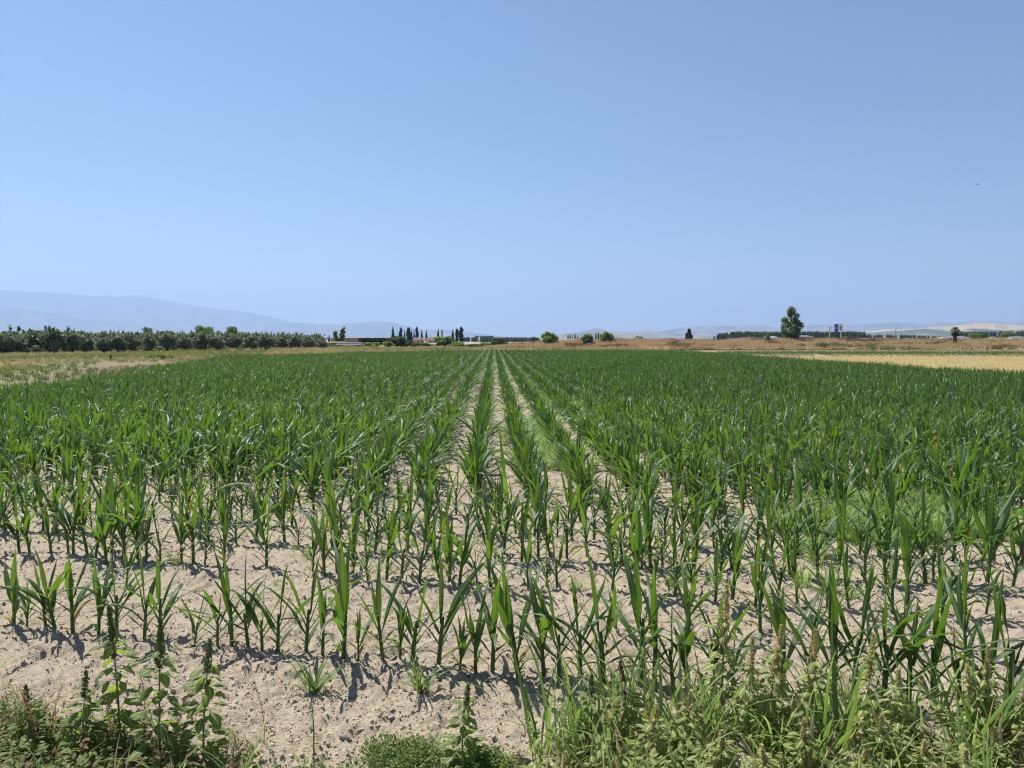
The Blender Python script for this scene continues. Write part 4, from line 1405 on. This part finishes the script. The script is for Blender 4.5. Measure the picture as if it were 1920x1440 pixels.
# saplings and shrub on the meadow
d = 66
SAP = (crown('crown', [(0, 0, .35 + .16 * i, .26 - .02 * i, .26 - .02 * i, .17) for i in range(6)], 900, .10, M['yellowweed'], 1030, 1.6, .2), trunk([([(0, 0, -.05), (0, 0, 1.2)], .02, .008)], M['weedstem']))
by_px('sapling', SAP, 1.35, 208, 664, 56, 'small bright green sapling in the meadow before the olive grove', 'sapling')
K_bright = round_kind(1031, M['yellowweed'], 1.0, 1.2, 1600, .10, .02, 12, .35)
for px, top, w_, lb in [(300, 663, 2.2, 'bright yellow-green shrub at the corner of meadow and maize'), (276, 669, 1.0, 'small yellow-green shrub left of the bright corner shrub'), (322, 668, 1.5, 'duller green end of the shrubs at the meadow corner')]:
    by_px('shrub', K_bright, 1.0, px, top, 62, lb, 'shrub', 'shrubs at the meadow corner', w_)

# ------------------------------------------------------------------ woods far off (read as masses)
POP = [column_kind(1100 + k, 8, 1.25, M['farwood'], 700, .55, False, .4) for k in range(4)]
PS = []
for k, (c_, t_) in enumerate(POP):
    nb_ = len(c_.vertices)
    V = np.empty(nb_ * 3, np.float32)
    c_.vertices.foreach_get('co', V)
    PS.append(src('wood_tree', c_))
RS = [src('wood_tree', k[0]) for k in K_sh]


def wood(name, spans, label, sources, per, h, depth=18, kh=8.2):
    P_, Sc, Ix = [], [], []
    for px0, px1, top0, top1, d in spans:
        n = int((far_x(px1, d) - far_x(px0, d)) * per)
        u = RNG.random(n)
        dd_ = d + RNG.random(n) * depth
        px = px0 + (px1 - px0) * u
        top = top0 + (top1 - top0) * u + RNG.normal(0, h, n)
        P_.append(np.stack([(px - 960) / F * dd_, dd_, 0 * u], 1))
        Sc.append((H + (HZ - top) / F * dd_) / kh)
        Ix.append(RNG.integers(0, len(sources), n))
    P_, Sc, Ix = np.concatenate(P_), np.concatenate(Sc), np.concatenate(Ix)
    scatter(name, P_, np.stack([0 * Sc, 0 * Sc, P_[:, 0] * 13], 1), Sc, Ix, sources, 'stuff', label)


wood('poplar_wood', [(1337, 1350, 631, 624, 560), (1350, 1372, 625, 622, 560), (1372, 1620, 621.3, 621.8, 560), (1372, 1620, 621.8, 622.4, 590), (1590, 1622, 622, 626, 600), (1615, 1720, 627.5, 628, 640), (1690, 1780, 629, 631, 640), (1790, 1925, 622, 620, 620)], 'dark poplar plantation behind the bank', PS, 1.15, .35)
wood('distant_wood', [(870, 1000, 632.2, 632.8, 700), (985, 1075, 636.3, 635.8, 800), (1170, 1340, 636.6, 636, 800), (890, 925, 629.5, 630, 720)], 'far dark line of trees on the plain', PS, 2.4, .3)
GP = 'thin poplars far behind the bank'
PLK = [column_kind(1120 + k, 8, .8, M['farwood'], 900, .4, False, .3) for k in range(3)]
for k, (px, top, lb) in enumerate([(1065, 627, 'thin far poplar, leftmost of a group of five'), (1069, 626.5, 'thin far poplar, second of a group of five'), (1073.5, 628, 'thin far poplar in the middle of a group of five'), (1078, 625.5, 'thin far poplar, fourth and tallest of a group of five'), (1082.5, 628.5, 'thin far poplar, rightmost of a group of five'),
                                   (1117, 624, 'thin far poplar left of the grey-green round tree'), (1121.5, 622.5, 'thin far poplar between the close pair of round trees'), (1126, 625, 'thin far poplar touching the grey-green round tree')]):
    by_px('poplar_tree', PLK[k % 3], 8.1, px, top, 480, lb, 'poplar', GP, .75)
for k, (px, top, ws, lb) in enumerate([(1826, 621.5, 1.1, 'broad dark green tree right of the palm, left of three'), (1843, 620.5, 1.3, 'broad dark green tree right of the palm, middle of three'), (1890, 620, 1.2, 'broad dark green tree near the right edge, last of three')]):
    by_px('broadleaf_tree', K_oak if k != 1 else K_oak2, 6.2, px, top, 420, lb, 'tree', 'broad trees right of the palm', ws * 1.1)


# ------------------------------------------------------------------ buildings
def gable(name, px0, px1, pyt, d, dep, wall, roof, label, cat='building', ry=0.0, rise=.28, openings=(), group=None, eave=.15, wall_part='wall'):
    x0, x1 = far_x(px0, d), far_x(px1, d)
    w, h = x1 - x0, far_z(pyt, d)
    r = thing(name, label, cat, ((x0 + x1) / 2, d, 0), ry, group)
    hw = h * (1 - rise)
    b = MB()
    y0, y1 = 0, dep
    b.add([(-w / 2, y0, -.2), (w / 2, y0, -.2), (w / 2, y1, -.2), (-w / 2, y1, -.2), (-w / 2, y0, hw), (w / 2, y0, hw), (w / 2, y1, hw), (-w / 2, y1, hw), (-w / 2, dep / 2, h - .05), (w / 2, dep / 2, h - .05)],
          [(0, 1, 5, 4), (1, 2, 6, 9, 5), (2, 3, 7, 6), (3, 0, 4, 8, 7)])
    b.build(wall_part, M[wall], r, False)
    b = MB()
    e, tk = eave, .10
    sl_ = (h - hw) / (dep / 2)
    for sgn in (0, 1):
        ya, yb = (-e, dep / 2) if sgn == 0 else (dep + e, dep / 2)
        za = hw - e * sl_
        v = [(-w / 2 - e, ya, za + .02), (w / 2 + e, ya, za + .02), (w / 2 + e, yb, h), (-w / 2 - e, yb, h)]
        v += [(p[0], p[1], p[2] + tk) for p in v]
        b.add(v, [(3, 2, 1, 0), (4, 5, 6, 7), (0, 1, 5, 4), (1, 2, 6, 5), (2, 3, 7, 6), (3, 0, 4, 7)])
    b.build('roof', M[roof], r, False)
    for nm, fx0, fx1, fz0, fz1, mt in openings:
        MB().box(-w / 2 + w * fx0, -w / 2 + w * fx1, -.05, .06, h * fz0, h * fz1).build(nm, M[mt], r, False)
    return r


# two farm houses: gable ends turned towards the camera's left
def house(px0, px1, pyt, d, ry, wall, label, dep, opn):
    x = far_x((px0 + px1) / 2, d)
    h = far_z(pyt, d)
    w = (far_x(px1, d) - far_x(px0, d)) * .78
    r = thing('farm_house', label, 'house', (x, d, 0), ry, 'farm houses among the cypresses')
    g = w * .62
    hw = h * .72
    b = MB()                      # gable on the -x end, ridge along x
    b.add([(-w / 2, -g / 2, -.3), (w / 2, -g / 2, -.3), (w / 2, g / 2, -.3), (-w / 2, g / 2, -.3), (-w / 2, -g / 2, hw), (w / 2, -g / 2, hw), (w / 2, g / 2, hw), (-w / 2, g / 2, hw), (-w / 2, 0, h - .04), (w / 2, 0, h - .04)],
          [(0, 1, 5, 4), (1, 2, 6, 9, 5), (2, 3, 7, 6), (3, 0, 4, 8, 7)])
    b.build('wall', M[wall], r, False)
    b = MB()
    e, tk, sl_ = .14, .1, (h - hw) / (g / 2)
    for sg in (-1, 1):
        v = [(-w / 2 - e, sg * (g / 2 + e), hw - e * sl_ + .02), (w / 2 + e, sg * (g / 2 + e), hw - e * sl_ + .02), (w / 2 + e, 0, h), (-w / 2 - e, 0, h)]
        v += [(p[0], p[1], p[2] + tk) for p in v]
        b.add(v, [(3, 2, 1, 0), (4, 5, 6, 7), (0, 1, 5, 4), (1, 2, 6, 5), (2, 3, 7, 6), (3, 0, 4, 7)])
    rf = b.build('roof', M['tile'], r, False)
    MB().box(w * .18, w * .18 + .35, -.5, -.15, h * .85, h * 1.10).build('chimney', M[wall], rf, False)
    for yy_ in opn:
        MB().box(-w / 2 - .04, -w / 2 + .05, yy_ - .22, yy_ + .22, h * .42, h * .6).build('window', M['darkglass'], r, False)
    for xx_ in (-.22, .2):
        MB().box(xx_ * w - .25, xx_ * w + .25, -g / 2 - .04, -g / 2 + .05, h * .38, h * .58).build('window', M['darkglass'], r, False)
    return r


house(773, 797, 633.5, 240, R(38), 'pink', 'salmon-walled farm house with a faded tile roof below the cypress row', 6, (-.6, .6))
house(797, 821, 633, 245, R(30), 'cream', 'cream-walled farm house with a grey tile roof left of the feathery tree', 6, (-.5, .5))
gable('outbuilding', 803, 820, 644, 190, 3, 'white', 'paleroof', 'low white outbuilding in front of the cream house', rise=.35, openings=[('door', .4, .6, 0, .55, 'darkglass')])
gable('long_shed', 869, 899, 641.6, 185, 7, 'cream', 'paleroof', 'long low shed with a pale sloping roof right of the cypress trio', rise=.55, openings=[('door', .7, .8, 0, .4, 'darkglass')])
gable('open_shed', 614, 646, 641.3, 205, 5, 'brownwall', 'paleroof', 'low thin-roofed shed at the end of the olive grove under the poplar', rise=.18, openings=[('opening', .55, .95, .1, .7, 'darkglass')])
gable('open_shed', 642, 676, 642, 200, 5, 'brownwall', 'dullroof', 'long dark-fronted shed right of the thin-roofed shed', rise=.15, openings=[('opening', .04, .96, .1, .72, 'darkglass')])
gable('open_shed', 630, 675, 645.2, 170, 4, 'brownwall', 'dullroof', 'lower blue-grey roof in front of the dark-fronted shed', rise=.3, openings=[('opening', .1, .45, .0, .6, 'darkglass'), ('opening', .55, .95, .0, .6, 'darkglass')])
gable('long_building', 621, 735, 632.6, 330, 14, 'brownwall', 'greyroof', 'very long brown-walled building with a thin grey roof behind the dark hedge', rise=.12, openings=[('gate', .1, .14, 0, .6, 'greyroof')])
r = thing('water_tank', 'small white water tank standing in front of the far trees', 'tank', (far_x(898.5, 330), 330, 0))
MB().tube([(0, 0, 1.3), (0, 0, 2.9), (0, 0, 3.1)], [.42, .42, .15], 12).build('tank', M['white'], r)
b = MB()
for sx_, sy_ in ((-.3, -.3), (.3, -.3), (.3, .3), (-.3, .3)):
    b.tube([(sx_, sy_, -.1), (sx_, sy_, 1.32)], .05, 5)
b.build('stand', M['steel'], r)
gable('brown_roofed_barn', 1050, 1090, 636, 300, 10, 'brownwall', 'tile', 'long low brown-roofed barn left of the dark round tree on the bank', rise=.4, openings=[('door', .3, .36, 0, .5, 'darkglass')])
gable('brown_roofed_barn', 1128, 1176, 635.2, 300, 10, 'brownwall', 'tile', 'long low brown-roofed barn right of the close pair of round trees', rise=.4, openings=[('door', .6, .66, 0, .5, 'darkglass')])
gable('brown_roofed_barn', 1168, 1186, 633.2, 290, 9, 'brownwall', 'tile', 'short taller brown-roofed barn with a rounded end', rise=.45, openings=[('door', .6, .7, 0, .5, 'darkglass')])
gable('blue_hall', 1383, 1412, 635, 260, 12, 'bluewall', 'bluewall', 'low blue hall beside the white dome behind the bank', rise=.1, openings=[('door', .5, .6, 0, .6, 'greyroof')])
r = thing('storage_dome', 'white storage dome showing over the dry bank', 'dome', (far_x(1384, 200), 200, 0))
b = MB()
rr_ = far_z(635.8, 200)
zz = np.linspace(0, 1, 8)
b.tube(np.stack([0 * zz, 0 * zz, rr_ * np.sin(zz * 1.5)], 1), 1.0 * np.cos(zz * 1.5), 14)
b.build('shell', M['white'], r)
MB().box(-.35, .35, -1.03, -.8, 0, 1.0).build('door', M['greyroof'], r, False)
gable('warehouse', 1404, 1437, 634, 280, 14, 'greyroof', 'dullroof', 'pale-roofed warehouse left of the small upright evergreen', rise=.45, openings=[('door', .3, .42, 0, .5, 'darkglass')])
gable('warehouse', 1445, 1462, 630.5, 280, 14, 'greyroof', 'greyroof', 'taller grey warehouse between the small evergreen and the tallest poplar', rise=.3, openings=[('door', .3, .5, 0, .5, 'darkglass')])
gable('warehouse', 1494, 1525, 629, 280, 14, 'greyroof', 'dullroof', 'grey warehouse with a flat white roof edge right of the tallest poplar', rise=.18, openings=[('window', .1, .9, .42, .55, 'darkglass')])
for px0, px1, pyt, lb in [(1546, 1586, 634.3, 'white boundary wall left of the dark container, below the sign'), (1606.5, 1632, 634, 'white boundary wall right of the dark container'), (1634, 1662, 634.2, 'white boundary wall stretching towards the white flag'), (1694, 1722, 634, 'white boundary wall right of the white flag')]:
    d = 250
    r = thing('boundary_wall', lb, 'wall', (far_x((px0 + px1) / 2, d), d, 0), 0, 'white boundary walls behind the bank')
    w = far_x(px1, d) - far_x(px0, d)
    h = far_z(pyt, d)
    MB().box(-w / 2, w / 2, 0, .25, -.2, h).build('panel', M['white'], r, False)
    MB().box(-w / 2 - .03, w / 2 + .03, -.05, .30, h + .003, h + .09).build('coping', M['greyroof'], r, False)
r = thing('dark_container', 'dark box-shaped container standing against the white wall', 'container', (far_x(1596.5, 240), 240, 0))
w, h = far_x(1606.3, 240) - far_x(1587, 240), far_z(631.5, 240)
b = MB()
for i in range(16):
    b.box(-w / 2 + w * i / 16, -w / 2 + w * (i + .55) / 16, -.04, .1, .2, h - .12)
b.box(-w / 2, w / 2, .002, 2.4, .1, h)
b.build('body', M['container'], r, False)
MB().box(-w / 2 - .04, w / 2 + .04, -.07, 2.45, h + .003, h + .08).build('roof', M['greyroof'], r, False)
gable('white_hall', 1781, 1821, 630.5, 330, 14, 'white', 'dullroof', 'low white hall with a grey roof just right of the palm', rise=.3, openings=[('door', .7, .8, 0, .5, 'darkglass')])
gable('white_hall', 1866, 1874, 631.5, 330, 8, 'white', 'dullroof', 'tiny white hall between the broad trees right of the palm', rise=.35, openings=[('door', .4, .6, 0, .5, 'darkglass')])
gable('white_hall', 1908, 1930, 631, 330, 12, 'white', 'dullroof', 'white hall cut by the right edge of the view', rise=.3, openings=[('door', .2, .3, 0, .5, 'darkglass')])
gable('white_hall', 1262, 1278, 636.4, 350, 8, 'white', 'dullroof', 'faint white hall low behind the bank left of the conifer', rise=.35, openings=[('door', .4, .6, 0, .5, 'darkglass')])

# two-panel roadside sign
d = 225
X = lambda px: far_x(px, d) - far_x(1566, d)
Z = lambda py: far_z(py, d)
r = thing('roadside_sign', 'gantry sign with a tall blue panel and a grey panel with a dark emblem', 'sign', (far_x(1566, d), d, 0))
MB().box(X(1553.2), X(1555), -.12, .12, -.2, Z(613)).build('post', M['steel'], r, False)
MB().box(X(1574.8), X(1576), -.12, .12, -.2, Z(608)).build('post', M['steel'], r, False)
b = MB()
b.box(X(1553.2), X(1576), .125, .25, Z(613.6), Z(612.7))
b.box(X(1553.2), X(1576), .125, .25, Z(618.7), Z(618))
b.box(X(1557.9), X(1558.3), .13, .24, Z(618), Z(613.6))
b.build('crossbar', M['steel'], r, False)
bp = MB().box(X(1563), X(1569.8), -.22, -.05, Z(623.8), Z(607.6)).build('blue_panel', M['navy'], r, False)
b = MB()
for i, (za, zb) in enumerate([(612.2, 613.9), (615, 617)]):
    for j in range(3):
        b.box(X(1565 + 1.15 * j), X(1565.85 + 1.15 * j), -.25, -.223, Z(zb), Z(za))
b.build('lettering', M['paleblue'], bp, False)
gp = MB().box(X(1571), X(1577.6), -.22, -.124, Z(619.6), Z(607.6)).build('grey_panel', M['greypanel'], r, False)
b = MB()
ec, ez = X(1574.2), Z(614.2)
u_ = X(1575.2) - X(1574.2)
b.add([(ec - 2.1 * u_, -.24, ez + 2.4 * u_), (ec - .9 * u_, -.24, ez + .5 * u_), (ec, -.24, ez + .1 * u_), (ec + .9 * u_, -.24, ez + .5 * u_), (ec + 2.1 * u_, -.24, ez + 2.4 * u_), (ec + 1.7 * u_, -.24, ez - .6 * u_), (ec + .5 * u_, -.24, ez - 1.6 * u_), (ec, -.24, ez - 2.3 * u_), (ec - .5 * u_, -.24, ez - 1.6 * u_), (ec - 1.7 * u_, -.24, ez - .6 * u_)], [tuple(range(10))])
b.box(X(1571.8), X(1576.2), -.245, -.223, Z(618.4), Z(617.2))
b.build('emblem', M['emblem'], gp, False)

# white feather flag, lamp posts
d = 225
x = far_x(1678, d)
r = thing('feather_flag', 'white feather flag on a thin pole behind the bank', 'flag', (x, d, 0))
MB().tube([(0, 0, -.1), (0, 0, far_z(619, d)), (.12, 0, far_z(616.5, d))], [.05, .035, .02], 6).build('pole', M['emblem'], r)
zt, zb = far_z(616.6, d), far_z(630, d)
zs = np.linspace(zt, zb, 9)
ws_ = np.array([.1, .3, .42, .46, .46, .44, .40, .34, .2])
v, f = [], []
for i in range(9):
    for yy_ in (-.012, .012):
        v += [(.05, yy_, zs[i]), (.05 - ws_[i], yy_ + .03 * math.sin(i), zs[i])]
for i in range(8):
    a = 4 * i
    f += [(a, a + 1, a + 5, a + 4), (a + 3, a + 2, a + 6, a + 7), (a + 1, a + 3, a + 7, a + 5), (a + 2, a, a + 4, a + 6)]
MB().add(v, f).build('banner', M['white'], r)
for px, top, lb in [(1635, 628, 'thin street lamp between the container and the white flag'), (1546.5, 631, 'short street lamp just left of the two-panel sign'), (1746, 624.5, 'street lamp left of the palm, in front of the pale hill')]:
    d = 260
    r = thing('street_lamp', lb, 'street lamp', (far_x(px, d), d, 0), 0, 'street lamps behind the bank')
    z = far_z(top, d)
    MB().tube([(0, 0, -.1), (0, 0, z - .15), (.12, 0, z), (.5, 0, z + .04)], [.07, .05, .04, .035], 6).build('pole', M['steel'], r)
    MB().box(.45, .85, -.08, .08, z, z + .08).build('lamp_head', M['greyroof'], r, False)

# wire fence on the right
r = thing('wire_fence', 'low wire fence on thin pale posts before the green strip', 'fence', (31, 66.5, 0))
fx = [0.0]
tops = []
for i, px in enumerate([1768, 1783, 1800, 1826, 1845, 1857, 1889, 1906, 1935, 1960]):
    d = 68.5 - .25 * i
    x = far_x(px, d) - 31
    hgt = 1.0 if i else .62
    MB().tube([(x, d - 66.5, -.2), (x, d - 66.5, hgt)], .017, 6).build('post', M['steel'], r)
    tops.append((x, d - 66.5))
b = MB()
for z in (.25, .48, .71, .94):
    b.tube([(x, y - .031, z) for x, y in tops[1:]], .004, 3)
b.build('wire', M['wire'], r)

# two birds
for px, py, d, s, rz, lb in [(1821, 350, 42, .19, .5, 'dark bird high in the clear sky, larger of the two'), (1742, 533, 60, .14, 1.2, 'tiny dark bird low in the sky, smaller of the two')]:
    b = MB()
    b.tube([(-.5, 0, 0), (-.3, 0, .0), (0, 0, .02), (.3, 0, .03), (.42, 0, .03), (.5, 0, .02)], [.015, .06, .10, .085, .06, .01], 8)
    b.add([(-.45, 0, .01), (-.8, .14, .02), (-.68, 0, .015), (-.8, -.14, .02)], [(0, 1, 2, 3)])
    for sg in (-1, 1):
        top_ = [(.18, .05 * sg, .05), (.22, .5 * sg, .22), (-.05, 1.0 * sg, .26), (-.10, .5 * sg, .18), (-.12, .05 * sg, .04)]
        b.add(top_ + [(p[0], p[1], p[2] - .02) for p in top_], [(0, 1, 2, 3, 4), (9, 8, 7, 6, 5), (0, 5, 6, 1), (1, 6, 7, 2), (2, 7, 8, 3), (3, 8, 9, 4)])
    o = b.build('bird', M['bird'], None, True, loc=(far_x(px, d), d, far_z(py, d) ), rot=(.3, 0, rz), scale=(s,) * 3)
    tag(o, lb, 'bird', 'birds in the sky')


# ------------------------------------------------------------------ mountains
def ridge(name, prof, D, depth, m_, label, seed, spur=.35, back=1.0, nv=26, rough=.05):
    px = np.array([p[0] for p in prof], float)
    py = np.array([p[1] for p in prof], float)
    u = np.linspace(px[0], px[-1], 360)
    crest = np.maximum(0, (HZ - np.interp(u, px, py)) / F * D) + H
    crest = crest * (1 + rough * (fbm(u * .045, u * 0, 4, seed) - .5))
    vv = np.concatenate([np.linspace(-1, 0, nv), np.linspace(0, 1, 8)[1:]])
    az = np.arctan((u - 960) / F)
    V = []
    for v in vv:
        rr = D / np.cos(az) + v * depth * (1 if v < 0 else back)
        sh = (1 + v) ** 1.25 if v < 0 else (1 - v) ** 1.1
        sp_ = fbm(u * .03 + v * 1.1, v * 2.2 + u * .004, 5, seed + 5)
        sp_ = 1 - np.abs(sp_ - .5) * 3.0
        hgt = crest * sh * (1 - spur * (1 - sp_) * min(1, 4 * abs(v)) * (1 if v < 0 else .4)) - 12 * (v <= -1 or v >= 1)
        V.append(np.stack([rr * np.sin(az), rr * np.cos(az), hgt], 1))
    n = len(u)
    V = np.concatenate(V)
    ii, jj = np.meshgrid(np.arange(n - 1), np.arange(len(vv) - 1))
    q = (jj * n + ii).ravel()
    o = link(name, mesh_from(name, V, np.stack([q, q + 1, q + n + 1, q + n], 1), m_))
    return tag(o, label, None, None, 'structure')


mtn = field_mat('mountain_scrub', [(0.35, (0.060, 0.075, 0.050)), (0.55, (0.12, 0.115, 0.08)), (0.7, (0.20, 0.175, 0.13))], .0016, bmp=12)
hillm = field_mat('hill_fields', [(0.36, (0.06, 0.075, 0.045)), (0.47, (0.12, 0.115, 0.08)), (0.56, (0.26, 0.21, 0.14)), (0.62, (0.08, 0.09, 0.055))], .0022, stretch=(1, .45, 1), bmp=4)
tanm = field_mat('dry_tan_fields', [(0.36, (0.22, 0.18, 0.11)), (0.48, (0.38, 0.275, 0.18)), (0.58, (0.44, 0.32, 0.22)), (0.64, (0.09, 0.10, 0.06))], .0015, stretch=(1, .4, 1), bmp=3)
greenm = field_mat('green_tan_fields', [(0.38, (0.06, 0.08, 0.045)), (0.52, (0.10, 0.11, 0.06)), (0.57, (0.36, 0.29, 0.19)), (0.61, (0.46, 0.37, 0.26)), (0.65, (0.07, 0.09, 0.05))], .004, stretch=(1, .3, 1), bmp=2)
ridge('mountain_range', [(-700, 600), (-450, 560), (-200, 545), (0, 543.5), (50, 546), (100, 549), (180, 556), (250, 556), (265, 556), (285, 560), (330, 568), (400, 577), (450, 583), (500, 592), (530, 600), (560, 607), (640, 622), (720, 638)], 17000, 4200, mtn, 'high hazy blue mountain range', 1, .5)
ridge('foothills', [(-700, 600), (-300, 570), (-100, 572), (0, 575), (60, 580), (110, 589), (160, 598), (250, 608), (330, 616), (420, 624), (520, 638)], 13000, 2400, mtn, 'darker blue foothills before the high range', 2, .5)
ridge('middle_mountains', [(430, 638), (480, 622), (520, 609), (545, 605.5), (580, 606), (600, 609), (615, 607), (640, 609.5), (652, 607), (670, 606), (690, 604.5), (697, 602.5), (715, 602), (740, 605.3), (765, 611.5), (780, 616), (802, 619), (827, 617.5), (852, 620), (877, 622), (902, 625.5), (925, 629), (960, 632.5), (1040, 638)], 14000, 1500, mtn, 'blue mountains over the farmstead', 3, .35)
ridge('blue_hills', [(880, 638), (930, 632), (960, 631), (1000, 632), (1045, 628), (1100, 627), (1205, 626), (1237, 622), (1267, 616.5), (1310, 612), (1360, 610.5), (1427, 610), (1440, 612), (1452, 615), (1480, 614), (1508, 610), (1528, 610), (1553, 608), (1580, 610), (1637, 608), (1647, 607.5), (1667, 605), (1707, 606), (1730, 607.5), (1760, 605), (1783, 606.7), (1813, 604), (1833, 602.5), (1867, 603), (1892, 603.7), (1920, 601.7), (2050, 600), (2300, 612), (2600, 636)], 12000, 2400, hillm, 'pale blue hills along the right horizon', 4, .35)
ridge('rocky_hill', [(1000, 638), (1030, 630), (1045, 626.5), (1065, 625), (1080, 624), (1097, 621), (1107, 618), (1115, 615.7), (1122, 617), (1130, 618.5), (1145, 622), (1180, 623), (1205, 621.5), (1237, 623.5), (1270, 626), (1330, 629), (1420, 634), (1500, 638)], 7000, 1800, hillm, 'low hills with one rocky peak', 5, .3)
ridge('tan_hills', [(1560, 637), (1600, 625), (1640, 620), (1660, 617), (1690, 618), (1720, 616), (1745, 613), (1780, 612), (1800, 608.5), (1830, 606), (1860, 606), (1890, 609), (1920, 611), (2000, 608), (2200, 622), (2350, 637)], 5200, 1500, tanm, 'rolling tan stubble hills at the right', 6, .25)
ridge('green_hills', [(1450, 637), (1560, 628), (1620, 624), (1690, 620), (1730, 616.5), (1770, 616.5), (1800, 618), (1820, 615.5), (1860, 618), (1920, 618.5), (2050, 620), (2250, 637)], 4200, 1200, greenm, 'low olive green hills with pale fields', 7, .25)

# ------------------------------------------------------------------ air
m = bpy.data.materials.new('hazy_air')
m.use_nodes = True
t = m.node_tree
t.nodes.clear()
out = t.nodes.new('ShaderNodeOutputMaterial')
pv = t.nodes.new('ShaderNodeVolumePrincipled')
pv.inputs['Color'].default_value = (0.39, 0.55, 0.87, 1)
pv.inputs['Density'].default_value = 0.00010
pv.inputs['Anisotropy'].default_value = 0.25
t.links.new(pv.outputs[0], out.inputs['Volume'])
o = MB().box(-22500, 22500, -2000, 22500, -14, 1250).build('haze', m, None, False)
tag(o, 'thin bluish haze in the air over the plain', None, None, 'stuff')
